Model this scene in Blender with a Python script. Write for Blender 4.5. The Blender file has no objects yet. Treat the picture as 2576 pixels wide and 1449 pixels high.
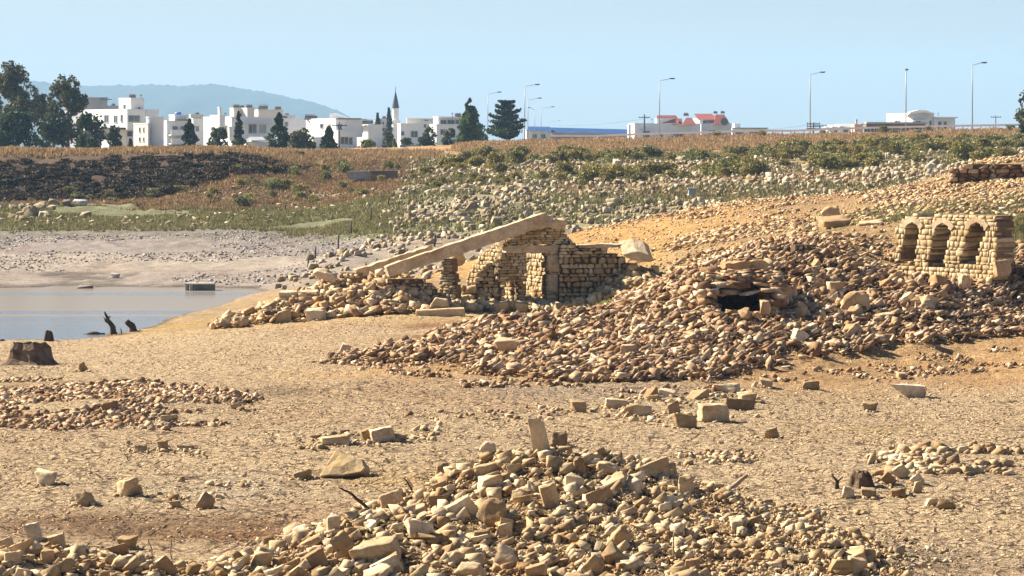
import bpy, bmesh, math, random
import numpy as np
from mathutils import Vector, Matrix, noise as mnoise
from mathutils.geometry import tessellate_polygon

random.seed(7)
S = bpy.context.scene
COL = S.collection

# ------------------------------------------------------------------ camera, sky, sun, exposure
H = 6.3                      # eye height over the dry lake bed
F = 7304.6                   # focal length in units of a 2576 px wide picture
HY = 340.0                   # horizon row in the same units
cam = bpy.data.cameras.new('camera')
cam.sensor_width = 36.0
cam.lens = 36.0 * F / 2576.0
cam.shift_y = -(724.5 - HY) / 2576.0
cam.clip_start = 0.5
cam.clip_end = 40000
camo = bpy.data.objects.new('camera', cam)
COL.objects.link(camo)
camo.location = (0, 0, H)
camo.rotation_euler = (math.radians(90), 0, 0)
S.camera = camo

SUN = Vector((-0.80, 0.42, 0.66)).normalized()       # towards the sun
W = bpy.data.worlds.new('World')
S.world = W
W.use_nodes = True
wn = W.node_tree.nodes
wl = W.node_tree.links
bg = wn['Background']
sky = wn.new('ShaderNodeTexSky')
sky.sky_type = 'NISHITA'
sky.sun_disc = False
sky.sun_elevation = math.asin(SUN.z)
sky.sun_rotation = math.atan2(SUN.x, SUN.y)
sky.air_density = 1.0
sky.dust_density = 0.3
sky.ozone_density = 3.0
tint = wn.new('ShaderNodeMix'); tint.data_type = 'RGBA'; tint.blend_type = 'MULTIPLY'
tint.inputs[0].default_value = 1.0
tint.inputs[7].default_value = (0.80, 0.71, 0.755, 1)
wl.new(sky.outputs[0], tint.inputs[6])
wl.new(tint.outputs[2], bg.inputs[0])
bg.inputs[1].default_value = 0.050
sl = bpy.data.lights.new('sun', 'SUN')
sl.energy = 5.0
sl.angle = math.radians(0.5)
sl.color = (1.0, 0.90, 0.74)
so = bpy.data.objects.new('sun', sl)
COL.objects.link(so)
so.location = (-40, 60, 90)
so.rotation_euler = SUN.to_track_quat('Z', 'Y').to_euler()
S.view_settings.view_transform = 'Standard'
S.view_settings.look = 'None'
S.view_settings.gamma = 1
S.view_settings.exposure = 1.5
S.render.engine = 'CYCLES'
S.cycles.volume_bounces = 1
S.cycles.max_bounces = 5
S.cycles.diffuse_bounces = 1

# ------------------------------------------------------------------ helpers
def tag(o, label=None, cat=None, group=None, kind=None):
    if label: o['label'] = label
    if cat: o['category'] = cat
    if group: o['group'] = group
    if kind: o['kind'] = kind
    return o

def link(o, parent=None):
    COL.objects.link(o)
    if parent is not None: o.parent = parent
    return o

def empty(name, loc, rz=0.0):
    o = bpy.data.objects.new(name, None)
    o.location = loc; o.rotation_euler = (0, 0, rz)
    o.empty_display_size = 0.2
    return link(o)

def mesh_np(name, V, Fc, mat, smooth=False):
    """V (n,3) floats, Fc (m,k) ints -> mesh"""
    me = bpy.data.meshes.new(name)
    V = np.asarray(V, dtype=np.float32); Fc = np.asarray(Fc, dtype=np.int32)
    k = Fc.shape[1]
    me.vertices.add(len(V)); me.vertices.foreach_set('co', V.ravel())
    me.loops.add(Fc.size); me.loops.foreach_set('vertex_index', Fc.ravel())
    me.polygons.add(len(Fc))
    me.polygons.foreach_set('loop_start', np.arange(0, Fc.size, k, dtype=np.int32))
    me.polygons.foreach_set('loop_total', np.full(len(Fc), k, dtype=np.int32))
    if smooth: me.polygons.foreach_set('use_smooth', np.ones(len(Fc), dtype=bool))
    me.update(calc_edges=True)
    me.materials.append(mat)
    return me

def obj(name, me, parent=None, loc=None):
    o = bpy.data.objects.new(name, me)
    if loc is not None: o.location = loc
    return link(o, parent)

def wx(px, Y): return (px - 1288.0) * Y / F
def wz(py, Y): return H - (py - HY) * Y / F
def at(px, py, Y): return Vector((wx(px, Y), Y, wz(py, Y)))
def pxof(x, y): return 1288.0 + x * F / y
def pyof(z, y): return HY + (H - z) * F / y

class MB:
    """collects boxes, tubes and prisms into one mesh"""
    def __init__(s): s.v = []; s.f = []
    def add(s, vs, fs):
        n = len(s.v); s.v += [tuple(v) for v in vs]; s.f += [tuple(i + n for i in f) for f in fs]
    def box(s, x0, x1, y0, y1, z0, z1):
        s.add([(x0,y0,z0),(x1,y0,z0),(x1,y1,z0),(x0,y1,z0),(x0,y0,z1),(x1,y0,z1),(x1,y1,z1),(x0,y1,z1)],
              [(0,3,2,1),(4,5,6,7),(0,1,5,4),(1,2,6,5),(2,3,7,6),(3,0,4,7)])
    def prism(s, base, up):
        """base: loop of points (3D), extruded by vector up"""
        n = len(base); up = Vector(up)
        vs = [Vector(b) for b in base] + [Vector(b) + up for b in base]
        fs = [(i, (i+1) % n, n + (i+1) % n, n + i) for i in range(n)]
        fs.append(tuple(range(n-1, -1, -1))); fs.append(tuple(range(n, 2*n)))
        s.add(vs, fs)
    def tube(s, pts, rads, seg=8, cap=True):
        pts = [Vector(p) for p in pts]; rings = []
        for i, p in enumerate(pts):
            a = pts[max(i-1, 0)]; b = pts[min(i+1, len(pts)-1)]
            d = (b - a).normalized()
            u = d.orthogonal().normalized() if i == 0 else (u - d * u.dot(d)).normalized()
            w = d.cross(u)
            r = rads[i] if hasattr(rads, '__len__') else rads
            rings.append([p + (u * math.cos(t) + w * math.sin(t)) * r for t in [2*math.pi*k/seg for k in range(seg)]])
        vs = [v for r in rings for v in r]; fs = []
        for i in range(len(pts)-1):
            for k in range(seg):
                fs.append((i*seg+k, i*seg+(k+1) % seg, (i+1)*seg+(k+1) % seg, (i+1)*seg+k))
        if cap:
            fs.append(tuple(range(seg-1, -1, -1))); fs.append(tuple((len(pts)-1)*seg+k for k in range(seg)))
        s.add(vs, fs)
    def mesh(s, name, mat, smooth=False):
        me = bpy.data.meshes.new(name); me.from_pydata(s.v, [], s.f); me.update()
        bm = bmesh.new(); bm.from_mesh(me); bmesh.ops.recalc_face_normals(bm, faces=bm.faces); bm.to_mesh(me); bm.free()
        if smooth: me.polygons.foreach_set('use_smooth', [True]*len(me.polygons))
        me.materials.append(mat); return me
    def build(s, name, mat, parent=None, smooth=False, loc=None):
        return obj(name, s.mesh(name, mat, smooth), parent, loc)

# ------------------------------------------------------------------ noise in numpy
_rt = np.random.RandomState(11).rand(256, 256)
def vn(x, y, s=0):
    x = np.asarray(x, float) + s*17.3; y = np.asarray(y, float) + s*9.1
    xi = np.floor(x).astype(int); yi = np.floor(y).astype(int)
    fx = x - xi; fy = y - yi
    fx = fx*fx*(3-2*fx); fy = fy*fy*(3-2*fy)
    a = _rt[xi % 256, yi % 256]; b = _rt[(xi+1) % 256, yi % 256]
    c = _rt[xi % 256, (yi+1) % 256]; d = _rt[(xi+1) % 256, (yi+1) % 256]
    return (a*(1-fx)+b*fx)*(1-fy)+(c*(1-fx)+d*fx)*fy - 0.5
def fbm(x, y, o=4, s=0):
    r = 0; a = 1.0; t = 0
    for i in range(o):
        r = r + a*vn(np.asarray(x)*2**i, np.asarray(y)*2**i, s+i*3); t += a; a *= 0.5
    return r/t*2

# ------------------------------------------------------------------ materials
def newmat(name):
    m = bpy.data.materials.new(name); m.use_nodes = True
    nt = m.node_tree; b = nt.nodes['Principled BSDF']
    return m, nt, b
def N(nt, typ, **kw):
    n = nt.nodes.new(typ)
    for k, v in kw.items(): setattr(n, k, v)
    return n
def ramp(nt, fac, stops, interp='LINEAR'):
    r = N(nt, 'ShaderNodeValToRGB'); r.color_ramp.interpolation = interp
    e = r.color_ramp.elements
    while len(e) < len(stops): e.new(0.5)
    for i, (p, c) in enumerate(stops):
        e[i].position = p; e[i].color = (c[0], c[1], c[2], 1) if hasattr(c, '__len__') else (c, c, c, 1)
    nt.links.new(fac, r.inputs[0]); return r.outputs[0]
def mixc(nt, mode, fac, a, b):
    m = N(nt, 'ShaderNodeMix', data_type='RGBA', blend_type=mode)
    for s, v in ((0, fac), (6, a), (7, b)):
        if hasattr(v, 'is_output'): nt.links.new(v, m.inputs[s])
        elif s == 0: m.inputs[0].default_value = v
        else: m.inputs[s].default_value = (v[0], v[1], v[2], 1)
    return m.outputs[2]
def math_(nt, op, a, b=None, c=None):
    m = N(nt, 'ShaderNodeMath', operation=op)
    for i, v in enumerate((a, b, c)):
        if v is None: continue
        if hasattr(v, 'is_output'): nt.links.new(v, m.inputs[i])
        else: m.inputs[i].default_value = v
    return m.outputs[0]
def noise_(nt, vec, scale, detail=4, rough=0.6, dist=0.0):
    n = N(nt, 'ShaderNodeTexNoise'); n.inputs['Scale'].default_value = scale
    n.inputs['Detail'].default_value = detail; n.inputs['Roughness'].default_value = rough
    n.inputs['Distortion'].default_value = dist
    nt.links.new(vec, n.inputs['Vector']); return n.outputs['Fac']
def bump_(nt, b, h, strength, dist, prev=None):
    bn = N(nt, 'ShaderNodeBump'); bn.inputs['Strength'].default_value = strength
    bn.inputs['Distance'].default_value = dist
    nt.links.new(h, bn.inputs['Height'])
    if prev is not None: nt.links.new(prev, bn.inputs['Normal'])
    nt.links.new(bn.outputs[0], b.inputs['Normal']); return bn.outputs[0]

def stone_mat(name, c_lo, c_mid, c_hi, stain, scale=6.0, bump=0.5, bdist=0.03, island=True):
    m, nt, b = newmat(name)
    geo = N(nt, 'ShaderNodeNewGeometry')
    oi = N(nt, 'ShaderNodeObjectInfo')
    rnd = math_(nt, 'FRACT', math_(nt, 'ADD', geo.outputs['Random Per Island'], oi.outputs['Random']))
    base = ramp(nt, rnd, [(0.0, c_lo), (0.45, c_mid), (1.0, c_hi)])
    pos = geo.outputs['Position']
    n1 = noise_(nt, pos, scale, 5, 0.65)
    n2 = noise_(nt, pos, scale*0.35, 3, 0.6)
    n3 = noise_(nt, pos, scale*5, 3, 0.7)
    c = mixc(nt, 'MIX', ramp(nt, n2, [(0.46, 0.0), (0.66, 0.85)]), base, stain)
    c = mixc(nt, 'MULTIPLY', 1.0, c, ramp(nt, n1, [(0.3, 0.70), (0.55, 1.0), (0.75, 1.18)]))
    c = mixc(nt, 'MULTIPLY', 0.6, c, ramp(nt, n3, [(0.32, 0.6), (0.5, 1.0), (0.7, 1.15)]))
    nt.links.new(c, b.inputs['Base Color'])
    b.inputs['Roughness'].default_value = 0.9
    b.inputs['Specular IOR Level'].default_value = 0.2
    hsum = math_(nt, 'ADD', n1, math_(nt, 'MULTIPLY', n3, 0.4))
    bump_(nt, b, hsum, bump, bdist)
    return m

def plain_mat(name, col, rough=0.8, var=0.15, scale=1.5, metal=0.0, island=0.0, spec=0.3):
    m, nt, b = newmat(name)
    geo = N(nt, 'ShaderNodeNewGeometry')
    n = noise_(nt, geo.outputs['Position'], scale, 5, 0.65)
    c = mixc(nt, 'MULTIPLY', 1.0, col, ramp(nt, n, [(0.3, 1-var*1.6), (0.6, 1.0), (0.8, 1+var*0.5)]))
    if island:
        r = ramp(nt, geo.outputs['Random Per Island'], [(0, 1-island), (1, 1+island)])
        c = mixc(nt, 'MULTIPLY', 1.0, c, r)
    nt.links.new(c, b.inputs['Base Color'])
    b.inputs['Roughness'].default_value = rough; b.inputs['Metallic'].default_value = metal
    b.inputs['Specular IOR Level'].default_value = spec
    return m

def leaf_mat(name, c0, c1, c2):
    m, nt, b = newmat(name)
    geo = N(nt, 'ShaderNodeNewGeometry'); oi = N(nt, 'ShaderNodeObjectInfo')
    c = ramp(nt, geo.outputs['Random Per Island'], [(0.0, c0), (0.6, c1), (1.0, c2)])
    n = noise_(nt, geo.outputs['Position'], 0.9, 3, 0.6)
    c = mixc(nt, 'MULTIPLY', 1.0, c, ramp(nt, n, [(0.3, 0.6), (0.7, 1.35)]))
    c = mixc(nt, 'MULTIPLY', 1.0, c, ramp(nt, oi.outputs['Random'], [(0, (0.8, 0.85, 0.9)), (1, (1.2, 1.12, 0.95))]))
    nt.links.new(c, b.inputs['Base Color'])
    b.inputs['Roughness'].default_value = 0.7; b.inputs['Specular IOR Level'].default_value = 0.2
    tr = N(nt, 'ShaderNodeBsdfTranslucent'); nt.links.new(c, tr.inputs[0])
    mx = N(nt, 'ShaderNodeMixShader'); mx.inputs[0].default_value = 0.22
    nt.links.new(b.outputs[0], mx.inputs[1]); nt.links.new(tr.outputs[0], mx.inputs[2])
    nt.links.new(mx.outputs[0], nt.nodes['Material Output'].inputs[0])
    return m

M = {}
M['fg_stone'] = stone_mat('pale limestone', (0.26, 0.17, 0.085), (0.50, 0.37, 0.21), (0.72, 0.58, 0.38), (0.38, 0.22, 0.09), 5, 0.6, 0.03)
M['mud_chip'] = stone_mat('mud crust chip', (0.40, 0.27, 0.135), (0.56, 0.39, 0.21), (0.68, 0.51, 0.30), (0.42, 0.25, 0.11), 5, 0.6, 0.03)
M['slate'] = stone_mat('reddish slate', (0.17, 0.09, 0.045), (0.43, 0.285, 0.155), (0.72, 0.56, 0.37), (0.30, 0.15, 0.065), 4, 0.6, 0.04)
M['hill_stone'] = stone_mat('hillside rubble', (0.32, 0.19, 0.09), (0.54, 0.375, 0.21), (0.70, 0.54, 0.34), (0.46, 0.26, 0.10), 3, 0.5, 0.04)
M['grey_stone'] = stone_mat('grey limestone', (0.22, 0.17, 0.10), (0.40, 0.315, 0.195), (0.62, 0.53, 0.38), (0.30, 0.215, 0.115), 2, 0.5, 0.06)
M['far_gravel'] = stone_mat('shore gravel', (0.20, 0.16, 0.14), (0.38, 0.33, 0.29), (0.55, 0.50, 0.45), (0.25, 0.2, 0.16), 2, 0.4, 0.05)
M['wall_stone'] = stone_mat('wall stone', (0.36, 0.25, 0.13), (0.54, 0.41, 0.23), (0.70, 0.57, 0.36), (0.45, 0.28, 0.12), 4, 0.7, 0.03)
M['arch_stone'] = stone_mat('mortared wall stone', (0.42, 0.30, 0.155), (0.58, 0.43, 0.235), (0.68, 0.54, 0.33), (0.46, 0.30, 0.135), 4, 0.6, 0.03)
M['beam'] = stone_mat('weathered beam stone', (0.58, 0.45, 0.28), (0.60, 0.47, 0.30), (0.62, 0.49, 0.32), (0.46, 0.31, 0.17), 3, 0.8, 0.03)
M['mortar_dark'] = plain_mat('dark earth joint', (0.13, 0.085, 0.05), 0.95, 0.3, 6)
M['mortar'] = plain_mat('lime mortar', (0.22, 0.15, 0.085), 0.95, 0.3, 6)
M['mortar_light'] = plain_mat('pale mortar', (0.50, 0.37, 0.20), 0.95, 0.35, 5)
M['brown_wood'] = plain_mat('dark dead wood', (0.10, 0.065, 0.045), 0.9, 0.5, 14)
M['pale_wood'] = plain_mat('bleached wood', (0.42, 0.32, 0.21), 0.85, 0.3, 14)
M['white'] = plain_mat('white render', (0.86, 0.86, 0.85), 0.85, 0.07, 0.5)
M['cream'] = plain_mat('cream render', (0.78, 0.72, 0.62), 0.85, 0.07, 0.5)
M['greywall'] = plain_mat('grey render', (0.42, 0.43, 0.46), 0.85, 0.1, 0.5)
M['brownwall'] = plain_mat('bare block wall', (0.25, 0.20, 0.17), 0.9, 0.3, 0.8)
M['pinkwall'] = plain_mat('pink render', (0.62, 0.42, 0.32), 0.9, 0.1, 0.8)
M['redroof'] = plain_mat('red roof tile', (0.42, 0.12, 0.10), 0.8, 0.25, 2)
M['blueroof'] = plain_mat('blue sheet roof', (0.03, 0.09, 0.25), 0.5, 0.15, 0.3)
M['darkroof'] = plain_mat('dark roof', (0.05, 0.05, 0.055), 0.7, 0.2, 1)
M['slateroof'] = plain_mat('lead spire', (0.09, 0.10, 0.12), 0.5, 0.2, 1)
M['glass'] = plain_mat('window glass', (0.04, 0.05, 0.07), 0.12, 0.1, 1, spec=0.6)
M['greenglass'] = plain_mat('green glass', (0.06, 0.13, 0.14), 0.2, 0.3, 0.6, spec=0.6)
M['frame'] = plain_mat('window frame', (0.62, 0.61, 0.58), 0.6, 0.05, 1)
M['metal'] = plain_mat('galvanised steel', (0.33, 0.36, 0.38), 0.5, 0.1, 2, metal=0.3)
M['tank'] = plain_mat('water tank', (0.62, 0.63, 0.64), 0.35, 0.1, 2, metal=0.4)
M['bluetank'] = plain_mat('blue plastic', (0.03, 0.12, 0.55), 0.5, 0.1, 2)
M['darkpole'] = plain_mat('dark timber pole', (0.09, 0.08, 0.08), 0.8, 0.2, 2)
M['concrete'] = plain_mat('concrete', (0.50, 0.48, 0.42), 0.85, 0.25, 3)
M['redcloth'] = plain_mat('red cloth', (0.6, 0.04, 0.06), 0.8, 0.1, 2)
M['bottle'] = plain_mat('white plastic', (0.72, 0.66, 0.55), 0.5, 0.1, 8)
M['leaf_dark'] = leaf_mat('dark conifer leaf', (0.02, 0.042, 0.02), (0.045, 0.075, 0.03), (0.10, 0.13, 0.05))
M['leaf_euc'] = leaf_mat('eucalyptus leaf', (0.045, 0.055, 0.024), (0.10, 0.11, 0.045), (0.24, 0.21, 0.10))
M['leaf_green'] = leaf_mat('green conifer leaf', (0.045, 0.08, 0.025), (0.09, 0.15, 0.04), (0.18, 0.24, 0.07))
M['leaf_shrub'] = leaf_mat('shrub leaf', (0.14, 0.14, 0.05), (0.28, 0.245, 0.09), (0.46, 0.38, 0.15))
M['leaf_pale'] = leaf_mat('yellow green leaf', (0.16, 0.18, 0.06), (0.26, 0.28, 0.10), (0.38, 0.38, 0.18))
M['leaf_scrub'] = leaf_mat('shade-dark scrub', (0.026, 0.024, 0.024), (0.055, 0.045, 0.035), (0.15, 0.10, 0.055))  # near-black leaves carry the bank's shade in their colour
M['trunk'] = plain_mat('tree bark', (0.22, 0.18, 0.14), 0.9, 0.3, 4)
M['grass_green'] = leaf_mat('green grass', (0.12, 0.125, 0.05), (0.22, 0.205, 0.09), (0.40, 0.34, 0.18))
M['grass_dry'] = leaf_mat('dry grass', (0.26, 0.16, 0.08), (0.42, 0.27, 0.13), (0.60, 0.44, 0.24))
M['grass_brown'] = leaf_mat('brown dry weeds', (0.17, 0.105, 0.055), (0.31, 0.20, 0.11), (0.50, 0.35, 0.18))

# ------------------------------------------------------------------ terrain
CP = []           # control points (px, Y, z)
def cp(px, Y, z=None, py=None):
    if z is None: z = wz(py, Y)
    CP.append((px, Y, z))
for px in (-1200, -400, 400, 1300, 2200, 3000, 3900):
    cp(px, 14, 0); cp(px, 28, 0); cp(px, 41, 0.0)
for px, z in ((-1200,-.15),(-400,-.12),(0,-.1),(450,-.06),(900,0),(1350,0),(1800,0),(2200,.03),(2576,.1),(3300,.2),(3900,.3)): cp(px, 60, z)
for px, z in ((-1200,-.7),(-400,-.5),(0,-.42),(300,-.34),(600,-.15),(900,-.05),(1200,0),(3300,1.0),(3900,1.2)): cp(px, 80, z)
for px, z in ((-1000,-1.0),(0,-.85),(200,-.85),(400,-.62),(700,-.3),(950,-.1),(1200,0)): cp(px, 95, z)
# shore line and lake floor
for px, Y in ((-1000,104),(-400,106),(0,106.5),(200,107.5),(350,113),(450,121),(600,132),(690,138)): cp(px, Y, -1.2)
for px, Y in ((-1000,120),(-400,120),(0,118),(200,122),(350,128),(-1000,134),(-400,134),(0,134),(300,136),(500,137)): cp(px, Y, -2.2)
for px in (-1000,-400,0,200,400,560,690): cp(px, 144.0, -1.12)
for px in (700,850): cp(px, 137, -1.0)
# near the ruin
for px, Y, z in ((560,103,-.45),(700,104,-.3),(900,103,0),(1100,103,.02),(1300,103,.02),(1450,103,.05),(1200,99,0),(1400,98,.05),(1050,97,0),
                 (620,112,-.6),(800,114,-.2),(1000,114,.2),(1200,112,.3),(1400,112,.5)): cp(px, Y, z)
# front edge of the long rubble heap and its ridge
for px, py, Y in ((1100,905,80.5),(1250,945,76.3),(1500,960,74.6),(1700,962,74.4),(1960,902,81.5),(2200,872,85),(2420,842,88),(2576,818,90)): cp(px, Y, None, py)
for px, py, Y in ((1100,862,85.5),(1280,805,92),(1420,808,90.5),(1500,840,86),(1600,745,96),(1600,850,84),(1690,700,96),(1700,800,88),(1850,690,93),(1850,800,86.5),(1960,650,95),
                  (2060,622,96.5),(2120,650,95),(2000,780,89),(2150,760,91),(2250,705,93.5),(2350,705,93),(2300,800,89),(2450,770,91.5),(2576,770,93)): cp(px, Y, None, py)
# right hillside
for px, py, Y in ((1500,770,101),(1560,700,108),(1500,655,117),(1560,600,126),(1460,585,130),(1650,735,101),(1720,650,108),(1720,600,120),(1650,545,138),(1760,525,140),
                  (1850,620,108),(1850,560,122),(1950,500,138),(2000,590,107),(2150,600,102.5),(2200,690,98),(2300,725,95.2),(2400,720,94.5),(2500,720,93.5),(2576,690,94.5),
                  (2150,560,111),(2150,520,121),(2200,478,136),(2300,540,107),(2300,508,117),(2350,455,136),(2450,540,104),(2450,508,113),(2400,478,124),(2576,590,100),(2576,545,104),
                  (2576,500,112),(2576,470,121),(2460,408,138),(2576,398,139),(2900,560,100),(2900,420,130),(3400,420,130)): cp(px, Y, None, py)
# dip behind the crest
for px, py, Y in ((1430,640,152),(1650,610,160),(1950,580,158),(2200,560,158),(2400,540,158),(2600,520,160),(3200,520,160)): cp(px, Y, None, py)
# boulder slope behind
for px, py, Y in ((760,700,141),(850,655,150),(950,650,152),(1000,610,166),(1100,600,165),(1250,610,160),(1000,500,225),(1060,440,268),(1100,540,195),(1100,480,232),(1100,410,300),
                  (1300,560,186),(1300,480,232),(1300,400,320),(1600,500,205),(1600,440,262),(1600,395,330),(1600,366,400),(2000,470,210),(2000,425,262),(2000,378,340),(2000,358,400),
                  (2300,450,215),(2300,400,270),(2500,425,225),(2500,372,315),(2500,345,400),(2900,420,230),(2900,345,400),(3400,420,240),(3600,345,400)): cp(px, Y, None, py)
for px, py in ((1180,364),(1300,357),(1500,354),(1700,349),(1900,344),(2100,339),(2300,334),(2500,330),(2900,324),(3600,318)): cp(px, 440, None, py); 
for px, py in ((1300,357.5),(1700,351),(2100,343),(2500,335),(3200,325)): cp(px, 475, None, py)
# left far shore, bank and plateau
for px in (-900,-400,0,200,400,600):
    cp(px, 152, None, 690+ (px % 3)*4); cp(px, 168, None, 645); cp(px, 190, None, 608); cp(px, 215, None, 562); cp(px, 245, None, 512)
for px in (-900,-400,0,200,380): cp(px, 257, None, 500); cp(px, 280, None, 390); cp(px, 300, None, 381)
cp(500,255,None,478); cp(500,279,None,391); cp(500,300,None,382)
cp(650,258,None,450); cp(650,280,None,393); cp(650,300,None,383)
for px, py, Y in ((800,700,147),(750,660,160),(800,618,185),(800,560,215),(800,512,244),(800,470,262),(800,415,290),(800,388,320),(930,640,170),(930,560,205),(930,500,240),(930,460,262),(930,410,295),(930,388,330),(1040,388,335)): cp(px, Y, None, py)
for px in (-900,-400,0,300,600,900): cp(px, 360, 4.2); cp(px, 470, 3.9)
for px in (-1200,-300,600,1200,1800,2500,3300,3900):
    zz = 3.4 if px < 1250 else 5.0
    cp(px, 600, zz); cp(px, 900, 2.6 if px < 1250 else 3.8); cp(px, 2500, -8); cp(px, 9000, -30)
CP = np.array(CP)
def feat(px, Y): return np.stack([(np.asarray(px, float)-1288)/420.0, np.log(np.asarray(Y, float))*9.0], -1)
_X = feat(CP[:, 0], CP[:, 1])
def _phi(r2): return 0.5*r2*np.log(r2+1e-9)
def _solve(X, z, lam):
    n = len(X); D = ((X[:, None]-X[None])**2).sum(-1)
    A = np.zeros((n+3, n+3)); A[:n, :n] = _phi(D)+lam*np.eye(n)
    P = np.hstack([np.ones((n, 1)), X]); A[:n, n:] = P; A[n:, :n] = P.T
    return np.linalg.solve(A, np.concatenate([z, np.zeros(3)]))
_wt = _solve(_X, CP[:, 2], 0.004)
def tps(px, Y):
    Q = feat(px, Y); sh = Q.shape[:-1]; Q = Q.reshape(-1, 2); out = np.empty(len(Q))
    for i in range(0, len(Q), 20000):
        q = Q[i:i+20000]; D = ((q[:, None]-_X[None])**2).sum(-1)
        out[i:i+20000] = _phi(D) @ _wt[:len(_X)] + _wt[len(_X)] + q @ _wt[-2:]
    return out.reshape(sh)

BUMPS = [  # px, Y, height, rx, ry (metres)
    (1385, 46.2, 0.90, 1.5, 2.2), (1150, 46.8, 0.50, 1.2, 1.9), (1630, 46.6, 0.55, 1.3, 2.0), (1400, 43.0, 0.35, 3.0, 2.0), (1850, 45.2, 0.32, 1.2, 1.7), (930, 43.4, 0.38, 1.3, 1.8), (2050, 42.8, 0.22, 1.3, 1.5),
    (60, 41.0, 0.34, 1.3, 1.2), (330, 40.5, 0.15, 1.2, 1.0),
    (330, 68.5, 0.20, 2.6, 2.2), (2300, 52.0, 0.12, 1.2, 0.9),
    (870, 103.2, 0.62, 2.3, 0.9), (760, 105.4, 0.55, 1.2, 0.9), (940, 104.8, 0.45, 0.9, 0.8), (1010, 104.5, 0.85, 1.3, 0.9), (850, 106.2, 0.85, 1.1, 0.9), (700, 103.5, 0.25, 1.3, 0.9),
    (1180, 105.2, 0.55, 0.7, 0.5), (1570, 105.6, 0.55, 0.9, 0.8),
    (840, 54.3, 0.10, 0.6, 0.5), (1050, 52.6, 0.16, 0.5, 0.6), (60, 82.5, 0.22, 1.0, 1.2),
]
NPX, NY = 800, 1500
gpx = np.linspace(-1300, 3900, NPX)
gY = np.exp(np.linspace(math.log(16), math.log(640), NY))
gYf = np.exp(np.linspace(math.log(660), math.log(9500), 60))
gYa = np.concatenate([gY, gYf])
PX, YY = np.meshgrid(gpx, gYa)
# coarse evaluation then bilinear upsample keeps this quick
cpx = np.linspace(-1300, 3900, 214); cY = np.exp(np.linspace(math.log(16), math.log(9500), 420))
CPX, CYY = np.meshgrid(cpx, cY)
CZ = tps(CPX, CYY)
def bil(px, Y, G, x0, x1, l0, l1):
    ny, nx = G.shape[:2]
    u = np.clip((px-x0)/(x1-x0)*(nx-1), 0, nx-1.001); v = np.clip((np.log(Y)-l0)/(l1-l0)*(ny-1), 0, ny-1.001)
    i = u.astype(int); j = v.astype(int); fu = u-i; fv = v-j
    if G.ndim == 3: fu = fu[..., None]; fv = fv[..., None]
    return (G[j, i]*(1-fu)+G[j, i+1]*fu)*(1-fv)+(G[j+1, i]*(1-fu)+G[j+1, i+1]*fu)*fv
Z = bil(PX, YY, CZ, -1300, 3900, math.log(16), math.log(9500))
XX = (PX-1288)*YY/F
for bpx, bY, bh, rx, ry in BUMPS:
    bx = wx(bpx, bY); Z += bh*np.exp(-(((XX-bx)/rx)**2+((YY-bY)/ry)**2))
rough = np.interp(YY, [20, 75, 90, 140, 200, 300, 600], [0.035, 0.04, 0.07, 0.12, 0.22, 0.3, 0.3])
dryb = (YY < 74) | ((PX < 900) & (YY < 106))
Z += fbm(XX*0.9, YY*0.5, 5, 1)*rough*np.where(dryb, 0.7, 1.0) + fbm(XX*0.12, YY*0.10, 3, 5)*np.interp(YY, [30, 100, 200, 300], [0.06, 0.06, 0.25, 0.35])*(YY < 450)
Z += fbm(XX*4, YY*3, 3, 9)*0.025*(YY < 120)+(fbm(XX*9, YY*4.5, 3, 13)+.6*np.abs(fbm(XX*3.2, YY*2.2, 2, 14)))*0.035*(YY < 112)
heapz = np.exp(-(((XX-wx(1800,88))/8.0)**4+((YY-90)/9.0)**4)); Z += heapz*(fbm(XX*.8, YY*.7, 4, 61)*.32)
moundz = np.exp(-(((XX-wx(1400,45))/4.5)**4+((YY-45)/5.5)**4)); Z += moundz*(fbm(XX*1.6, YY*1.4, 4, 62)*.13)
# the hollow under the overhanging slabs
cvx, cvy = wx(1862, 88.5), 88.9
hol = np.exp(-(((XX-cvx)/0.80)**4+((YY-cvy)/1.5)**4))
Z = Z*(1-hol)+np.minimum(Z, 0.75)*hol
LX0, LX1, LL0, LL1 = -1300, 3900, math.log(16), math.log(640)
GZ = Z[:NY]
def hpx(px, Y): return bil(np.asarray(px, float), np.asarray(Y, float), GZ, LX0, LX1, LL0, LL1)
def hxy(x, y): return float(hpx(np.array([pxof(x, y)]), np.array([y]))[0])
def ground(px, py, Ymin=30.0, Ymax=600.0):
    Ys = np.exp(np.linspace(math.log(Ymin), math.log(Ymax), 2500))
    zr = H-(py-HY)*Ys/F; zt = hpx(np.full_like(Ys, px), Ys)
    k = np.argmax(zr <= zt)
    if zr[k] > zt[k]: k = len(Ys)-1
    Y = Ys[k]
    return Vector((wx(px, Y), Y, float(zt[k])))

# colour of the ground, by place
MUD = (0.58, 0.43, 0.26)
CC = []
def cc(px, Y, c, k=0.0): CC.append((px, Y, c[0], c[1], c[2], k))
for px in (-900, -200, 400, 900, 1500, 2100, 2700, 3400):
    for Y in (18, 30, 45, 58, 70): cc(px, Y, MUD, 1)
for px in (-900, -200, 200, 500, 800): cc(px, 85, MUD, .8); cc(px, 97, MUD, .7)
for px in (950, 1150): cc(px, 92, MUD, .7)
for px in (700, 900, 1100, 1300, 1450): cc(px, 101, (0.56, 0.39, 0.20), .4); cc(px, 108, (0.36, 0.26, 0.15), 0)
for px in (1200, 1500, 1800, 2100, 2400, 2700, 3300):
    cc(px, 80 if px < 1900 else 87, (0.46, 0.29, 0.14), .1); cc(px, 88 if px < 1900 else 92, (0.24, 0.13, 0.06), 0); cc(px, 95, (0.26, 0.14, 0.065), 0)  # brown dirt darkened; shade of the gaps between stones put into its colour
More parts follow.
